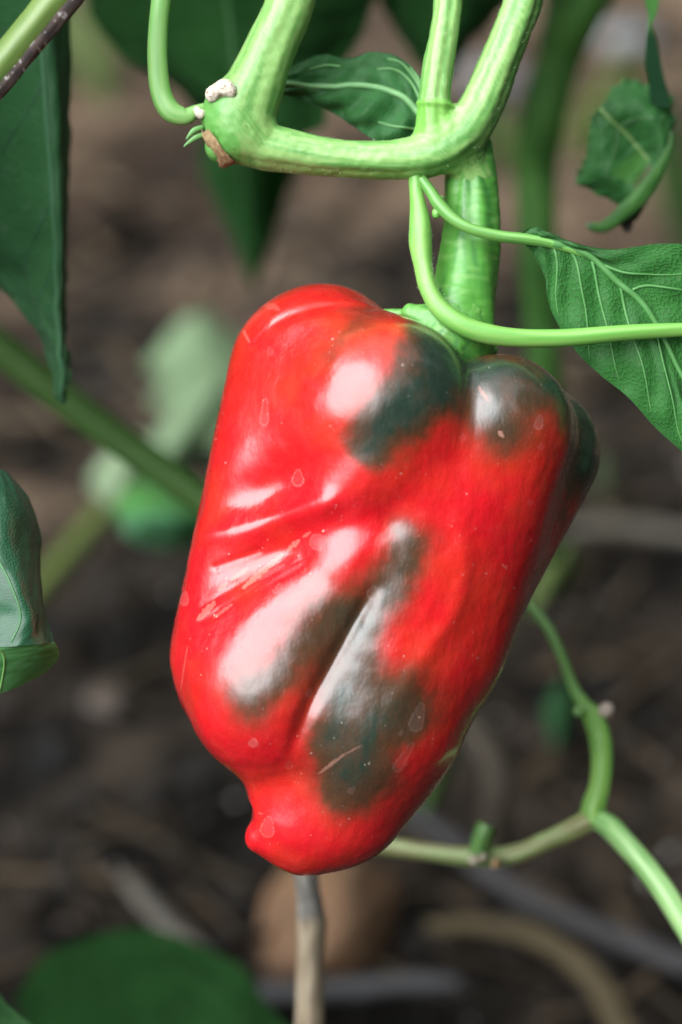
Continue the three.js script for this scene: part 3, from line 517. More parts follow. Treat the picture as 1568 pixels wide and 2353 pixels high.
  const f2 = leafSurface(rows2, (u, v) => S * (9 * Math.sin((u * 9 + v * 3) * Math.PI) * sstep(0.5, 0.7, v) * sstep(1, 0.85, v) + 5 * N3(u * 12, v * 7, 9)));
  const leaf2 = mesh('leaf', grid(110, 60, f2, leafy([0.022, 0.12, 0.024], [0.04, 0.18, 0.045])), M.leaf, plant, 'smaller puckered leaf seen through the fork of the stem');
  mesh('midrib', veinTube(f2, [[0.02, 0.5], [0.3, 0.5], [0.6, 0.5], [0.98, 0.5]], 6 * S, 8 * S, () => [0.16, 0.36, 0.14], 50, -1), M.vein, leaf2);
  for (const l of [[[0.99, 0.42], [0.9, 0.3], [0.78, 0.27], [0.62, 0.3]], [[0.99, 0.34], [0.93, 0.2], [0.82, 0.13], [0.7, 0.14]], [[0.99, 0.2], [0.92, 0.1], [0.86, 0.06]], [[0.45, 0.2], [0.36, 0.2], [0.26, 0.24]], [[0.99, 0.64], [0.85, 0.74], [0.66, 0.8]]]) mesh('vein', veinTube(f2, l, 4 * S, 2 * S, () => [0.12, 0.30, 0.10], 24, -1), M.vein, leaf2);
}

// ---------------------------------------------------------------- other leaves and stems
function looseLeaf(label, rowsD, { colour, m = M.leaf, nu = 80, nv = 40, relief, ribs = [], base, group } = {}) {
  const rows = rowsD.map((r) => r.map(([x, y, d]) => at(x, y, d))), f = leafSurface(rows, relief);
  const t = thing('pepper_leaf', label, 'leaf', base ?? rows[0][Math.floor(rows[0].length / 2)], group);
  const blade = mesh('blade', grid(nu, nv, f, colour), m, t);
  for (const [name, l, r0, r1, c, side] of ribs) mesh(name, veinTube(f, l, r0 * S, r1 * S, () => c, 30, side ?? 0), M.vein, t);
  return t;
}
function looseStem(name, label, pts, colour, m = M.stemFar, o = {}, category = 'stem') {
  const c = pts.map(([x, y, d]) => at(x, y, d)), t = thing(name, label, category, c[0]);
  mesh('stalk', tube(c, pts.map((p) => p[3] * S * p[2] / DIST), colour, o), m, t);
  return t;
}
const bump = (k, s = 5, o = 0) => (u, v) => k * S * fbm(u * s + o, v * s, o * 2.3, 2);

// left: dark hanging leaf and the stem that crosses it
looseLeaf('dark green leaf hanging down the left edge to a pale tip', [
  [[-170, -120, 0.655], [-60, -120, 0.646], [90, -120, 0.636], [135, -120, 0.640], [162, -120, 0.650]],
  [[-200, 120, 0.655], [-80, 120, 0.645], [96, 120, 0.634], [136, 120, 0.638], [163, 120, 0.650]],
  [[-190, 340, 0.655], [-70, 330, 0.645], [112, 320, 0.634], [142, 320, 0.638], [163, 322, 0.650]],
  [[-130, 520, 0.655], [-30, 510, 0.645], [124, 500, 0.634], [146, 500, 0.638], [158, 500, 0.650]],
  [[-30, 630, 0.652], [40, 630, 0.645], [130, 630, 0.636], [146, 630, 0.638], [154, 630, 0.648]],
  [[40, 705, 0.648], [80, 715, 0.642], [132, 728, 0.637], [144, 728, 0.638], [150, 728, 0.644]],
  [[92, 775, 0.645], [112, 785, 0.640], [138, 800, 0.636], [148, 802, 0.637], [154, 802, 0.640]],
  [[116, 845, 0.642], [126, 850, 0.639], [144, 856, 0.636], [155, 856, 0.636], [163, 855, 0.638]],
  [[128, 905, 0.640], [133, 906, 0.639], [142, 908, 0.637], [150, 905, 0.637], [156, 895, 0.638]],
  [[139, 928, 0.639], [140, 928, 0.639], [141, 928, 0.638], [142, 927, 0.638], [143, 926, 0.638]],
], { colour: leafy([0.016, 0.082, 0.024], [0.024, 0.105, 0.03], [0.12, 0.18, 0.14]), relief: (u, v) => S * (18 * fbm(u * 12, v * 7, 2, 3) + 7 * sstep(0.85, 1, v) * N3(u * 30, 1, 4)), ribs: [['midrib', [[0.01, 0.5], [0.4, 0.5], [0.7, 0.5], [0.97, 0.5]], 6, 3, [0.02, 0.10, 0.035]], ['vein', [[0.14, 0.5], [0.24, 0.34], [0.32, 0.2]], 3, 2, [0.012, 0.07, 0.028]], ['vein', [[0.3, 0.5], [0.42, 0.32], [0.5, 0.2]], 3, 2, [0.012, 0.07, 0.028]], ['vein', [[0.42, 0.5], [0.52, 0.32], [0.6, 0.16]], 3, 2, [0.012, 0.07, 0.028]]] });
{
  const t = looseStem('plant_stem', 'slanting olive green stem with a brown bark strip at top left', [[-120, 300, 0.575, 40], [0, 157, 0.575, 40], [65, 79, 0.575, 40], [130, 0, 0.575, 41], [240, -130, 0.575, 42]], streak([0.15, 0.24, 0.05], [0.09, 0.17, 0.035], 0.7), M.stem, { ridge: 0.04 });
  const strip = [[-110, 326], [20, 185], [85, 105], [150, 28], [255, -105]].map(([x, y]) => at(x, y, 0.5735));
  mesh('bark_strip', tube(strip, [15 * S, 16 * S, 15 * S, 17 * S, 16 * S], (u, a, s, p) => { const n = N3(s * 0.02, Math.cos(a) * 2, 4), f = N3(s * 0.07, a, 9); return f > 0.35 ? [0.3, 0.28, 0.27] : mix3([0.06, 0.04, 0.032], [0.025, 0.017, 0.015], sstep(-0.3, 0.3, n)); }, { nu: 120, ridge: 0.05, lump: 0.25 }), M.dry, t);
}
// left: curled leaf
{
  const dk = leafy([0.012, 0.085, 0.034], [0.018, 0.115, 0.048], [0.13, 0.24, 0.18]);
  const t = looseLeaf('curled blue green leaf at the left edge, its tip folded under', [
    [[-160, 1000, 0.620], [-90, 1030, 0.612], [-20, 1072, 0.606], [10, 1082, 0.606], [26, 1094, 0.608]],
    [[-180, 1120, 0.616], [-100, 1130, 0.604], [-8, 1150, 0.596], [44, 1150, 0.600], [66, 1146, 0.608]],
    [[-190, 1240, 0.610], [-110, 1250, 0.598], [0, 1262, 0.590], [62, 1250, 0.597], [92, 1222, 0.608]],
    [[-180, 1340, 0.606], [-110, 1350, 0.594], [30, 1342, 0.586], [78, 1330, 0.594], [95, 1290, 0.606]],
    [[-170, 1420, 0.602], [-100, 1430, 0.592], [50, 1420, 0.585], [92, 1410, 0.590], [100, 1380, 0.600]],
    [[-170, 1480, 0.600], [-100, 1488, 0.590], [20, 1486, 0.584], [90, 1480, 0.586], [124, 1474, 0.592]],
  ], { colour: dk, m: M.leafGloss, relief: bump(8, 7, 5), nu: 90, nv: 60, ribs: [['midrib', [[0.1, 0.42], [0.5, 0.48], [0.97, 0.5]], 5, 3, [0.05, 0.16, 0.06], -1]] });
  const flap = leafSurface([
    [[-130, 1488, 0.5895], [-60, 1489, 0.586], [20, 1486, 0.5845], [90, 1481, 0.5862], [125, 1475, 0.5922]],
    [[-130, 1515, 0.594], [-60, 1512, 0.588], [20, 1508, 0.586], [92, 1500, 0.588], [136, 1496, 0.594]],
    [[-130, 1556, 0.600], [-60, 1548, 0.592], [16, 1540, 0.589], [84, 1528, 0.591], [130, 1520, 0.597]],
    [[-130, 1600, 0.606], [-60, 1600, 0.598], [4, 1592, 0.594], [58, 1570, 0.596], [98, 1550, 0.600]],
  ].map((r) => r.map(([x, y, d]) => at(x, y, d))), bump(4, 5, 7));
  mesh('folded_tip', grid(50, 60, flap, leafy([0.11, 0.38, 0.09], [0.15, 0.44, 0.15])), M.thin, t, 'pale yellow green underside of the folded tip');
  mesh('vein', veinTube(flap, [[0.02, 0.42], [0.4, 0.47], [0.98, 0.48]], 4 * S, 3 * S, () => [0.13, 0.3, 0.08], 24, -1), M.vein, t);
}
// top: dark leaves behind the fork
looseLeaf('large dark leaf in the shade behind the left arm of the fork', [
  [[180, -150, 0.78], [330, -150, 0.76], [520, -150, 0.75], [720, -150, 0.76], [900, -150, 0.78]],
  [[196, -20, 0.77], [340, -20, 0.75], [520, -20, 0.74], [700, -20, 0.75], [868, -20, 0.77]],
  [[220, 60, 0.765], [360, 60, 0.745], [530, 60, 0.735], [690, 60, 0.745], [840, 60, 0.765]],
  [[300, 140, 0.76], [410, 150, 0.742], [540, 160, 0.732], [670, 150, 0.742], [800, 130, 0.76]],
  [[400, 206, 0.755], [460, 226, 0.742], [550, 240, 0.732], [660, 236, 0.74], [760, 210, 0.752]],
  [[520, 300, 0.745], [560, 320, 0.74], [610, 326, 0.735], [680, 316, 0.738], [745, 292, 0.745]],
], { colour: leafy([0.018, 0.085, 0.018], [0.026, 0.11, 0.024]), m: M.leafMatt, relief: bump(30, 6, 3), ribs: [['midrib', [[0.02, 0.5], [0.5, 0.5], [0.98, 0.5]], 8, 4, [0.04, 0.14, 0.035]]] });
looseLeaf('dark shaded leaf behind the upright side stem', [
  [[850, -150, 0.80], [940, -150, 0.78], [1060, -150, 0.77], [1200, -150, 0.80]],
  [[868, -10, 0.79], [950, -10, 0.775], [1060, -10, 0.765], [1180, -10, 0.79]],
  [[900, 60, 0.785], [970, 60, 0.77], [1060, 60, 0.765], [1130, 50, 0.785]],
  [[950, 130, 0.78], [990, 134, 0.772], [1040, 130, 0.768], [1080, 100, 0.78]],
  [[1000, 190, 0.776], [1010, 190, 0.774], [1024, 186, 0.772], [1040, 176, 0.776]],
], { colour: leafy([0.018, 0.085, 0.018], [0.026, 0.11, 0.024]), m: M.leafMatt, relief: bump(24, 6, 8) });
looseLeaf('blurred green leaf tip pointing down below the left node', [
  [[470, 300, 0.90], [520, 290, 0.89], [600, 290, 0.89], [690, 300, 0.90]],
  [[462, 390, 0.90], [520, 395, 0.885], [600, 395, 0.885], [682, 392, 0.90]],
  [[500, 480, 0.90], [540, 485, 0.888], [600, 485, 0.886], [656, 470, 0.898]],
  [[540, 560, 0.898], [560, 565, 0.89], [600, 565, 0.89], [628, 555, 0.896]],
  [[562, 620, 0.896], [572, 622, 0.893], [590, 622, 0.893], [606, 616, 0.896]],
  [[578, 662, 0.896], [580, 663, 0.896], [582, 663, 0.896], [586, 662, 0.896]],
], { colour: leafy([0.022, 0.10, 0.02], [0.03, 0.13, 0.028]), m: M.leafMatt, relief: bump(14, 5, 4), ribs: [['midrib', [[0.02, 0.5], [0.5, 0.5], [0.95, 0.5]], 7, 3, [0.04, 0.14, 0.04]]] });

// right: upright blurred stem and its thinner neighbour
looseStem('plant_stem', 'thick blurred green stem standing behind the broad leaf', [[1480, -220, 0.82, 50], [1352, 0, 0.82, 50], [1290, 130, 0.83, 50], [1252, 260, 0.83, 50], [1234, 400, 0.84, 47], [1236, 560, 0.84, 44], [1244, 720, 0.85, 40], [1252, 900, 0.86, 38], [1250, 1300, 0.90, 36]], streak([0.07, 0.19, 0.035], [0.03, 0.11, 0.022], 0.9), M.stemFar, { nu: 90 });
looseStem('plant_stem', 'thin blurred green shoot beside the thick upright stem', [[1300, -200, 0.86, 26], [1276, 0, 0.86, 24], [1258, 110, 0.86, 22], [1248, 230, 0.85, 20], [1240, 330, 0.84, 16]], streak([0.06, 0.15, 0.035], [0.03, 0.10, 0.022], 0.9));
// right: withered leaf
{
  const dk = leafy([0.016, 0.10, 0.018], [0.03, 0.15, 0.028], [0.16, 0.22, 0.14]);
  const t = looseLeaf('withered dark leaf hanging on a twisted stalk at upper right', [
    [[1354.46, 269.52, 0.650], [1365.36, 260.88, 0.648], [1377.35, 246.84, 0.646], [1391.52, 228.48, 0.648], [1402.42, 206.88, 0.650]],
    [[1352.28, 325.68, 0.648], [1378.44, 297.6, 0.645], [1406.78, 278.16, 0.645], [1430.76, 234.96, 0.644], [1441.66, 183.12, 0.648]],
    [[1341.38, 375.36, 0.648], [1387.16, 345.12, 0.643], [1437.3, 306.24, 0.646], [1478.72, 256.56, 0.642], [1507.06, 196.08, 0.646]],
    [[1325.03, 418.56, 0.648], [1395.88, 392.64, 0.642], [1465.64, 338.64, 0.646], [1513.6, 297.6, 0.641], [1544.12, 224.16, 0.646]],
    [[1393.7, 455.28, 0.646], [1446.02, 427.2, 0.642], [1491.8, 371.04, 0.645], [1524.5, 342.96, 0.641], [1549.57, 293.28, 0.645]],
    [[1437.3, 483.36, 0.644], [1474.36, 448.8, 0.641], [1504.88, 399.12, 0.643], [1528.86, 368.88, 0.640], [1549.57, 330, 0.643]],
  ], { colour: (u, v, p) => (u > 0.62 && v > 0.26 && v < 0.5) ? mix3([0.05, 0.18, 0.03], [0.10, 0.07, 0.05], sstep(0.78, 0.9, u)) : dk(u, v, p), relief: (u, v) => S * (9 * fbm(u * 9, v * 9, 6, 3) + 16 * sstep(0.7, 1, Math.abs(v - 0.5) * 2) * N3(u * 14, v * 3, 2)), base: at(1505, 190, 0.645), ribs: [['midrib', [[0.02, 0.5], [0.4, 0.5], [0.8, 0.5]], 4, 3.5, [0.13, 0.22, 0.06], -1], ['vein', [[0.3, 0.52], [0.42, 0.7], [0.62, 0.86]], 2.5, 1.5, [0.05, 0.13, 0.045], -1], ['vein', [[0.3, 0.48], [0.46, 0.36], [0.66, 0.2]], 2.5, 1.5, [0.05, 0.13, 0.04], -1]] });
  const roll = [[1543, 300, 4], [1540, 335, 9], [1524, 372, 15], [1502, 408, 19], [1474, 446, 23], [1440, 482, 25], [1412, 506, 20], [1386, 522, 16], [1364, 522, 13], [1347, 517, 6]];
  mesh('rolled_edge', tube(roll.map(([x, y]) => at(x, y, 0.638)), roll.map((p) => p[2] * S), (u, a) => mix3(mix3([0.035, 0.14, 0.022], [0.07, 0.22, 0.04], clamp(0.5 + N3(u * 9, a, 3))), [0.12, 0.28, 0.12], sstep(0.9, 1, u)), { nu: 90, nv: 28, ridge: 0.16, ridges: 2, lump: 0.22, flat: 0.45 }), M.leaf, t);
  const dryR = [[[1466, 470], [1478, 474], [1490, 462]], [[1452, 494], [1462, 500], [1474, 486]], [[1426, 512], [1440, 524], [1456, 506]], [[1436, 532], [1444, 534], [1452, 528]]].map((r) => r.map(([x, y], i) => at(x, y, 0.641 + i * 0.001)));
  mesh('dry_shred', grid(20, 10, leafSurface(dryR, bump(12, 8, 3)), (u, v) => mix3([0.05, 0.045, 0.035], [0.11, 0.10, 0.08], clamp(0.5 + N3(u * 9, v * 9, 1)))), M.dry, t, 'grey withered shred under the rolled edge');
  const tw = [[[1478, -70], [1494, -70], [1514, -70]], [[1482, 0], [1496, 2], [1514, 4]], [[1490, 30], [1498, 36], [1506, 34]], [[1488, 62], [1492, 62], [1497, 60]], [[1484, 90], [1496, 92], [1511, 96]], [[1482, 140], [1500, 142], [1520, 150]], [[1490, 178], [1510, 180], [1528, 186]], [[1492, 206], [1516, 212], [1537, 212]], [[1496, 240], [1518, 248], [1541, 246]]].map((r) => r.map(([x, y], i) => at(x, y, 0.6425 - i * 0.001)));
  mesh('twisted_stalk', grid(50, 12, leafSurface(tw, bump(6, 6, 1)), (u, v) => mix3([0.05, 0.17, 0.035], [0.008, 0.04, 0.014], sstep(0.3, 0.5, u))), M.leafMatt, t);
}
// left: slanting blurred stem and leaves by the ground
looseStem('plant_stem', 'thick olive green stem slanting behind the pepper at left', [[-260, 600, 0.76, 40], [0, 800, 0.75, 40], [160, 925, 0.745, 39], [320, 1045, 0.74, 37], [440, 1130, 0.735, 35], [640, 1280, 0.73, 33]], streak([0.042, 0.095, 0.018], [0.028, 0.078, 0.014], 0.8), M.stemFar, { nu: 60 });
const flat = (a) => (u, v) => mix3(a, a.map((c) => c * 0.7), clamp(0.5 + 0.8 * fbm(u * 4, v * 4, 2, 2)));
looseLeaf('small bright green blurred leaf touching the left side of the pepper', [
  [[262, 1180, 0.92], [268, 1190, 0.92], [272, 1200, 0.92]],
  [[290, 1120, 0.93], [300, 1185, 0.90], [300, 1240, 0.91]],
  [[350, 1108, 0.93], [356, 1180, 0.89], [360, 1262, 0.91]],
  [[430, 1130, 0.93], [430, 1190, 0.89], [430, 1258, 0.91]],
  [[520, 1180, 0.92], [520, 1200, 0.91], [520, 1220, 0.92]],
], { colour: (u, v) => v < 0.45 ? [0.09, 0.36, 0.06] : [0.10, 0.33, 0.14], m: M.leaf, relief: bump(8, 4, 2), nu: 40, nv: 30 });
looseStem('weed_stalk', 'yellow green blurred weed stalk lying on the soil at left', [[300, 1110, 1.12, 20], [245, 1170, 1.10, 24], [190, 1240, 1.08, 28], [130, 1310, 1.06, 28], [60, 1390, 1.04, 24]], flat([0.14, 0.19, 0.05]), M.stemFar, { nu: 30 }, 'weed');
// right: thin branch
{
  const t = thing('pepper_branch', 'thin light green forked branch at lower right behind the pepper', 'branch', at(1378, 1885, 0.655));
  const br = (pts, colour, m, o) => tube(pts.map(([x, y, d]) => at(x, y, d)), pts.map((p) => p[3] * S), colour, { nu: 70, ...o });
  const g1 = streak([0.23, 0.44, 0.09], [0.09, 0.27, 0.04], 0.9), g2 = streak([0.24, 0.34, 0.12], [0.18, 0.125, 0.06], 0.9);
  mesh('shoot', br([[1150, 1330, 0.68, 10], [1215, 1390, 0.672, 11], [1258, 1440, 0.668, 13], [1292, 1510, 0.664, 13], [1318, 1580, 0.662, 14], [1352, 1635, 0.66, 20]], streak([0.18, 0.40, 0.09], [0.08, 0.24, 0.05], 0.8)), M.stem, t);
  mesh('shoot', br([[1330, 1610, 0.66, 12], [1358, 1640, 0.66, 24], [1378, 1690, 0.657, 27], [1384, 1750, 0.656, 26], [1378, 1810, 0.655, 26], [1364, 1858, 0.655, 30], [1366, 1890, 0.655, 30]], g1, null, { ridge: 0.08 }), M.stem, t);
  mesh('shoot', br([[1372, 1872, 0.655, 30], [1330, 1898, 0.656, 27], [1260, 1930, 0.66, 24], [1190, 1960, 0.664, 24], [1110, 1968, 0.668, 26], [1000, 1958, 0.676, 24], [900, 1945, 0.684, 24], [800, 1935, 0.69, 22]], g2, null, { ridge: 0.08, lump: 0.12 }), M.stem, t, 'woody brown streaked part of the branch');
  mesh('shoot', br([[1366, 1880, 0.655, 24], [1400, 1898, 0.652, 28], [1440, 1940, 0.648, 28], [1500, 2010, 0.644, 28], [1560, 2100, 0.64, 28], [1660, 2270, 0.635, 28]], streak([0.30, 0.52, 0.19], [0.10, 0.30, 0.06], 0.8)), M.stem, t);
  mesh('stub', br([[1102, 1975, 0.666, 26], [1106, 1940, 0.664, 25], [1114, 1912, 0.662, 25], [1120, 1896, 0.662, 24]], streak([0.18, 0.36, 0.10], [0.08, 0.22, 0.05], 0.8), null, { ridge: 0.1, ridges: 3 }), M.stem, t, 'short cut stub standing on the branch');
  const knob = (x, y, d, r, c) => { const g = new THREE.SphereGeometry(r * S, 14, 10); const p = g.attributes.position, col = []; for (let i = 0; i < p.count; i++) { const s = 1 + 0.3 * N3(p.getX(i) * 900 + x, p.getY(i) * 900, p.getZ(i) * 900); p.setXYZ(i, p.getX(i) * s, p.getY(i) * s, p.getZ(i) * s); col.push(...c); } g.setAttribute('color', new THREE.Float32BufferAttribute(col, 3)); g.computeVertexNormals(); const w = at(x, y, d); g.translate(w.x, w.y, w.z); return g; };
  mesh('leaf_scar', knob(1090, 1976, 0.6605, 14, [0.5, 0.44, 0.34]), M.dry, t); mesh('leaf_scar', knob(1110, 1970, 0.6605, 11, [0.42, 0.36, 0.28]), M.dry, t); mesh('leaf_scar', knob(1140, 1984, 0.661, 13, [0.32, 0.2, 0.1]), M.dry, t); mesh('leaf_scar', knob(1392, 1634, 0.658, 20, [0.46, 0.38, 0.32]), M.dry, t); mesh('bud', knob(1330, 1634, 0.658, 14, [0.2, 0.4, 0.12]), M.stem, t);
}
// below: dry stake
looseStem('dry_stalk', 'upright dry straw coloured stalk standing under the pepper tip', [[702, 1930, 0.668, 27], [704, 2010, 0.668, 27], [712, 2070, 0.67, 29], [717, 2130, 0.672, 32], [713, 2200, 0.674, 30], [712, 2290, 0.676, 31], [712, 2400, 0.678, 32], [712, 2700, 0.69, 33]], (u, a, s) => { const n = N3(Math.cos(a) * 3, Math.sin(a) * 3, s * 0.006), k = sstep(315, 400, s + 40 * N3(Math.cos(a), Math.sin(a), s * 0.01)); return mix3(mix3([0.22, 0.205, 0.18], [0.10, 0.095, 0.08], clamp(0.5 + n + 0.5 * N3(s * 0.03, a, 2))), mix3([0.31, 0.26, 0.18], [0.14, 0.10, 0.06], clamp(0.4 + 1.4 * n)), k); }, M.dry, { nu: 90, ridge: 0.05, lump: 0.1 });
// on the soil
const ground2 = (pts, h) => pts.map(([x, y, r, hh]) => { const p = onGround(x, y, hh ?? h); return [p, r * S * p.distanceTo(camera.position) / DIST]; });
function litter(name, label, category, pts, h, colour, m = M.dry, o = {}) {
  const l = ground2(pts, h), t = thing(name, label, category, l[0][0]);
  mesh('stalk', tube(l.map((q) => q[0]), l.map((q) => q[1]), colour, { nu: 60, nv: 16, lump: 0.3, ridge: 0.1, ridges: 3, ...o }), m, t);
  return t;
}
litter('dead_weed', 'brown arched dry weed stem on the soil behind the lower pepper', 'weed', [[1040, 1610, 26, 0.03], [1090, 1680, 28, 0.05], [1135, 1760, 30, 0.05], [1142, 1840, 30, 0.04], [1132, 1930, 30, 0.02], [1120, 2010, 28, 0.01]], 0, flat([0.085, 0.068, 0.048]));
litter('twig', 'long grey twig running across the soil at lower right', 'twig', [[900, 1850, 20], [1000, 1905, 22], [1100, 1990, 24], [1240, 2080, 24], [1400, 2150, 26], [1600, 2230, 26]], 0.018, flat([0.062, 0.06, 0.062]));
litter('dead_weed', 'tan curved dry weed stem arching over the grey twig at the bottom', 'weed', [[980, 2135, 20], [1100, 2132, 24], [1220, 2152, 28], [1320, 2210, 29], [1390, 2290, 31], [1440, 2400, 33]], 0.03, flat([0.085, 0.064, 0.03]));
litter('twig', 'short grey stick lying on the soil left of the dry stalk', 'twig', [[285, 2015, 14], [340, 2080, 22], [410, 2150, 25], [470, 2210, 24], [520, 2250, 18]], 0.02, flat([0.13, 0.118, 0.098]));
litter('twig', 'grey stick lying level along the bottom edge', 'twig', [[540, 2290, 20], [650, 2284, 24], [800, 2276, 25], [950, 2262, 24], [1060, 2262, 16]], 0.018, flat([0.07, 0.07, 0.073]));
// brown dead leaf standing behind the stalk
looseLeaf('dead brown leaf curled on the soil behind the dry stalk', [
  [[660, 1990, 0.985], [740, 1975, 0.965], [830, 1975, 0.965], [890, 1990, 0.985]],
  [[610, 2060, 0.975], [720, 2060, 0.945], [830, 2060, 0.945], [912, 2060, 0.975]],
  [[590, 2140, 0.965], [700, 2140, 0.935], [820, 2140, 0.935], [905, 2140, 0.965]],
  [[590, 2200, 0.955], [690, 2215, 0.93], [800, 2215, 0.93], [880, 2200, 0.955]],
  [[630, 2260, 0.95], [700, 2270, 0.94], [780, 2270, 0.94], [840, 2250, 0.95]],
], { colour: (u, v) => mix3([0.22, 0.12, 0.06], [0.13, 0.075, 0.042], clamp(0.5 + 1.2 * fbm(u * 3, v * 4, 3, 2))), m: M.dry, relief: bump(40, 4, 5), nu: 40, nv: 40 });
// bottom left leaves
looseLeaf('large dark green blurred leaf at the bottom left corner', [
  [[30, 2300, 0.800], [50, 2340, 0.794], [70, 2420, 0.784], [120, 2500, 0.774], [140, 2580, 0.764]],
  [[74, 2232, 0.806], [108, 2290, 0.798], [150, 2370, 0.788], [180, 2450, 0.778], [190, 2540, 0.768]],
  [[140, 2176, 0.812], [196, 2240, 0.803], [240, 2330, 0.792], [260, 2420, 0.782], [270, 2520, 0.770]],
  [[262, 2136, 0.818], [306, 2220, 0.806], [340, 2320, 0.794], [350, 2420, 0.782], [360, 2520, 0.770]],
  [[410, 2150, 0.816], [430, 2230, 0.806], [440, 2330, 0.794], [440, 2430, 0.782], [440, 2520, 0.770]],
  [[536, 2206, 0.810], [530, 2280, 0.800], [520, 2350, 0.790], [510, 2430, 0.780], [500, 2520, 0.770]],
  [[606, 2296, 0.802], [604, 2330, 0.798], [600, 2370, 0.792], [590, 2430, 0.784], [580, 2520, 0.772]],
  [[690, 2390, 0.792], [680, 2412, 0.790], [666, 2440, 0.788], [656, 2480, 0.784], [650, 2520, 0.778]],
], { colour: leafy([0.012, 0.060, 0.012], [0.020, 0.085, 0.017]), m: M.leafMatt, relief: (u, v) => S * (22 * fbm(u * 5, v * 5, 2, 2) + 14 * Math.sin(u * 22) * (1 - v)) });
looseLeaf('bright green leaf edge poking into the bottom left corner', [
  [[-160, 2180, 0.64], [-160, 2300, 0.63], [-160, 2480, 0.63]],
  [[-60, 2200, 0.64], [-70, 2330, 0.63], [-80, 2500, 0.63]],
  [[0, 2285, 0.64], [-10, 2380, 0.632], [-20, 2500, 0.63]],
  [[40, 2330, 0.64], [34, 2400, 0.634], [30, 2500, 0.63]],
  [[100, 2372, 0.64], [100, 2420, 0.636], [90, 2500, 0.63]],
], { colour: leafy([0.03, 0.13, 0.03], [0.045, 0.17, 0.045]), relief: bump(8, 5, 1), nu: 40, nv: 30 });
// small blurred greens round about
const tuft = (label, x, y, d, w, h, c, tilt = 0) => { const r = []; for (let i = 0; i <= 8; i++) { const t = i / 8, s = Math.sin(Math.PI * (0.05 + 0.9 * t)) * w * (1 + 0.4 * N3(i * 0.9 + x, y, 2)), cx = x + tilt * (t - 0.5) * h, cy = y + (t - 0.5) * h; r.push([[cx - s, cy - tilt * s * 0.3, d + 0.012], [cx, cy, d], [cx + s, cy + tilt * s * 0.3, d + 0.012]]); } return looseLeaf(label, r, { colour: flat(c), m: M.leafMatt, nu: 20, nv: 14 }); };
tuft('pale green blurred leaf nearest the upper left side of the pepper', 500, 890, 1.12, 150, 330, [0.34, 0.50, 0.28], 0.25);
tuft('pale green blurred leaf slanting down from the left side of the pepper', 410, 1010, 1.08, 84, 290, [0.36, 0.52, 0.30], -0.75);
tuft('light green blurred leaf tip under the slanting stem at left', 290, 1080, 1.04, 80, 160, [0.40, 0.55, 0.33], -0.4);
tuft('dull green blurred leaf half hidden behind the pale ones', 455, 800, 1.16, 46, 170, [0.12, 0.24, 0.09], -0.3);
tuft('yellow green blurred weed leaf far back beside the dark hanging leaf', 205, 120, 1.45, 66, 260, [0.20, 0.27, 0.10], 0.35);
tuft('olive blurred weed leaf far back behind the withered leaf', 1395, 250, 1.40, 80, 260, [0.11, 0.145, 0.04], -0.5);
tuft('dim olive blurred leaf far back at the right edge below the twisted stalk', 1556, 420, 1.40, 56, 420, [0.055, 0.11, 0.03], 0.2);
tuft('pale olive blurred leaf far back left of the thick upright stem', 1180, 340, 1.35, 56, 220, [0.11, 0.17, 0.05], 0.4);
const stone = (label, x, y, r, c) => { const g = new THREE.IcosahedronGeometry(1, 3), w = onGround(x, y, 0.01), p = g.attributes.position, col = [], k = r * S * w.distanceTo(camera.position) / DIST; for (let i = 0; i < p.count; i++) { const q = 1 + 0.35 * N3(p.getX(i) * 1.2 + x, p.getY(i) * 1.2, p.getZ(i) * 1.2); p.setXYZ(i, p.getX(i) * q * k * 1.3 + w.x, p.getY(i) * q * k * 0.6 + w.y, p.getZ(i) * q * k + w.z); const n = 0.85 + 0.3 * N3(p.getX(i) * 90, p.getY(i) * 90, p.getZ(i) * 90); col.push(...c.map((v) => v * n)); } g.setAttribute('color', new THREE.Float32BufferAttribute(col, 3)); g.computeVertexNormals(); const o = mesh('garden_stone', g, M.dry); const b = w.clone(); o.geometry.translate(-b.x, -b.y, -b.z); o.position.copy(b); o.userData = { label, category: 'stone' }; };
stone('blue grey blurred stone far back between the two right stems', 1130, 190, 62, [0.17, 0.18, 0.19]);
stone('pale grey blurred stone far back behind the twisted dark stalk', 1445, 92, 50, [0.26, 0.27, 0.27]);
stone('brown clod on the soil left of the pepper', 250, 1610, 40, [0.12, 0.095, 0.075]);
litter('straw_stalk', 'pale dry straw stalk lying level on the soil right of the pepper', 'straw', [[1300, 1225, 18], [1400, 1214, 22], [1500, 1222, 22], [1640, 1240, 20]], 0.01, flat([0.15, 0.135, 0.105]));
tuft('yellow green blurred leaf right behind the middle of the pepper', 1270, 1330, 0.93, 46, 170, [0.2, 0.28, 0.09], -0.55);
tuft('pale blurred leaf peeping out at the right shoulder of the pepper', 1385, 1090, 1.2, 26, 100, [0.16, 0.22, 0.11], 0.1);
tuft('small upright green blurred leaf left of the thin branch', 1288, 1640, 0.98, 36, 160, [0.05, 0.17, 0.06], -0.1);
tuft('green blurred leaf tucked behind the lower right flank', 1010, 1760, 0.92, 36, 220, [0.09, 0.19, 0.04], -0.3);

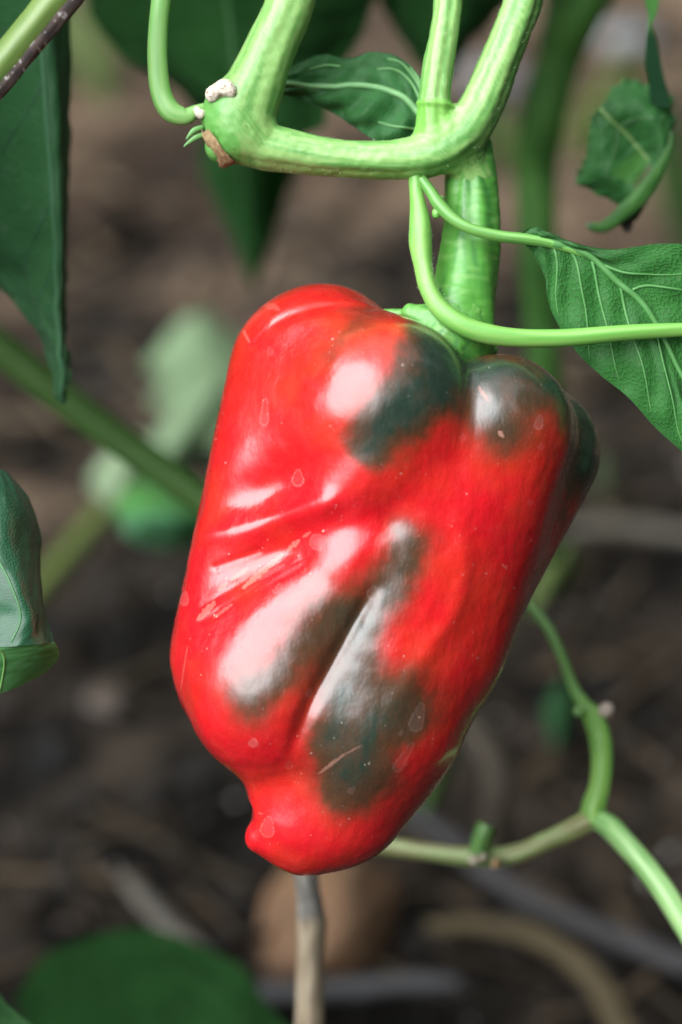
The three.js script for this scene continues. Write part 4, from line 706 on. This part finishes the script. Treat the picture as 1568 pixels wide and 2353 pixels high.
// unseen plants added round the pepper to block sky and shape its reflections
{
  const leafGeo = new THREE.PlaneGeometry(1, 1, 8, 12); { const p = leafGeo.attributes.position; for (let i = 0; i < p.count; i++) { const x = p.getX(i), y = p.getY(i), w = Math.sin(Math.PI * (0.08 + 0.9 * (y + 0.5))); p.setXYZ(i, x * w * 0.62, y, 0.16 * Math.sqrt(x * x + 0.004) - 0.3 * y * y + 0.03 * Math.sin(y * 16) * Math.abs(x) * 2); } leafGeo.computeVertexNormals(); }
  const fol = new THREE.MeshPhysicalMaterial({ color: 0xffffff, roughness: 0.9, transmission: 0.2, side: THREE.DoubleSide, clearcoat: 0.2, clearcoatRoughness: 0.5 });
  const shrub = (label, cx, cz, h, rx, rz, count, y0 = 0.05) => {
    const t = thing('added_shrub', label, 'shrub', V(cx, 0, cz));
    for (let k = 0; k < 3; k++) { const a = rnd() * 6.28, pts = [V(cx + 0.05 * Math.cos(a), 0, cz + 0.05 * Math.sin(a)), V(cx + 0.12 * Math.cos(a), h * 0.4, cz + 0.12 * Math.sin(a)), V(cx + 0.28 * Math.cos(a), h * 0.9, cz + 0.28 * Math.sin(a))]; mesh('stem', tube(pts, [0.012, 0.01, 0.005], () => [0.06, 0.14, 0.04], { nu: 20, nv: 10 }), M.stemFar, t); }
    const im = new THREE.InstancedMesh(leafGeo, fol, count), m = new THREE.Matrix4(), q = new THREE.Quaternion(), e = new THREE.Euler(), c = new THREE.Color();
    for (let i = 0; i < count; i++) { const a = rnd() * 6.283, r = Math.sqrt(0.25 + 0.75 * rnd()), y = y0 + (h - y0) * rnd(), s = 0.07 + 0.07 * rnd(), k = 0.7 + 0.6 * rnd(), w = 1 - 0.35 * Math.pow(y / h, 3); e.set(-0.9 + 1.2 * (rnd() - 0.5), rnd() * 6.28, 0.6 * (rnd() - 0.5), 'YXZ'); q.setFromEuler(e); m.compose(V(Math.cos(a) * r * rx * w, y, Math.sin(a) * r * rz * w), q, V(s, s * 1.5, s)); im.setMatrixAt(i, m); im.setColorAt(i, c.setRGB(0.022 * k, 0.075 * k, 0.02 * k)); }
    im.name = 'foliage'; im.userData.kind = 'stuff'; im.castShadow = im.receiveShadow = true; t.add(im);
  };
  // unseen leaf canopy added above and left to shade the leaves behind
  {
    const base = V(-0.34, 0, 0.0), t = thing('pepper_plant', 'leafy pepper plant added left of and above the view to shade the back leaves', 'plant', base);
    const tipP = at(-500, -900, 0.70); mesh('stem', tube([base, base.clone().lerp(tipP, 0.5).add(V(-0.03, 0, 0)), tipP], [0.007, 0.006, 0.004], () => [0.12, 0.28, 0.06], { nu: 30, nv: 10 }), M.stemFar, t);
    const n = 360, im = new THREE.InstancedMesh(leafGeo, fol, n), m = new THREE.Matrix4(), q = new THREE.Quaternion(), e = new THREE.Euler(), c = new THREE.Color();
    for (let i = 0; i < n; i++) {
      const g = i % 10, d = g < 6 ? 0.64 + 0.2 * rnd() : g < 8 ? 0.55 + 0.09 * rnd() : 0.62 + 0.13 * rnd(), x = g < 6 ? -1500 + 2900 * rnd() : g < 8 ? -1500 + 700 * rnd() : -1500 + 560 * rnd(), y = g < 6 ? -820 - 1300 * rnd() : g < 8 ? -650 + 800 * rnd() : 1450 + 850 * rnd(), s = 0.05 + 0.045 * rnd(), k = 0.8 + 0.5 * rnd(), p = at(x, y, d).sub(base);
      e.set(-0.8 + 1.1 * (rnd() - 0.5), rnd() * 6.28, 0.6 * (rnd() - 0.5), 'YXZ'); q.setFromEuler(e); m.compose(p, q, V(s, s * 1.5, s)); im.setMatrixAt(i, m); im.setColorAt(i, c.setRGB(0.022 * k, 0.09 * k, 0.022 * k));
    }
    im.name = 'foliage'; im.userData.kind = 'stuff'; im.castShadow = im.receiveShadow = true; t.add(im);
  }
  shrub('tall leafy shrub added close on the right to block sky, outside the view', 0.95, 0.15, 1.9, 0.45, 0.55, 1500);
  shrub('leafy shrub added at the right front to block sky, outside the view', 0.75, 1.25, 1.9, 0.5, 0.5, 1300);
  shrub('leafy shrub added behind the photographer to block sky, outside the view', 0.3, 1.75, 1.7, 0.55, 0.45, 1300);
  shrub('low leafy shrub added at the left to block low sky, outside the view', -1.05, -0.75, 0.85, 0.4, 0.6, 900);
  shrub('leafy shrub added at the back right to block sky, outside the view', 0.95, -1.0, 1.8, 0.45, 0.5, 1200);
  shrub('wide leafy shrub added at the far end to block sky, outside the view', 0.0, -2.6, 1.9, 1.1, 0.5, 1500);
}

renderer.render(scene, camera);
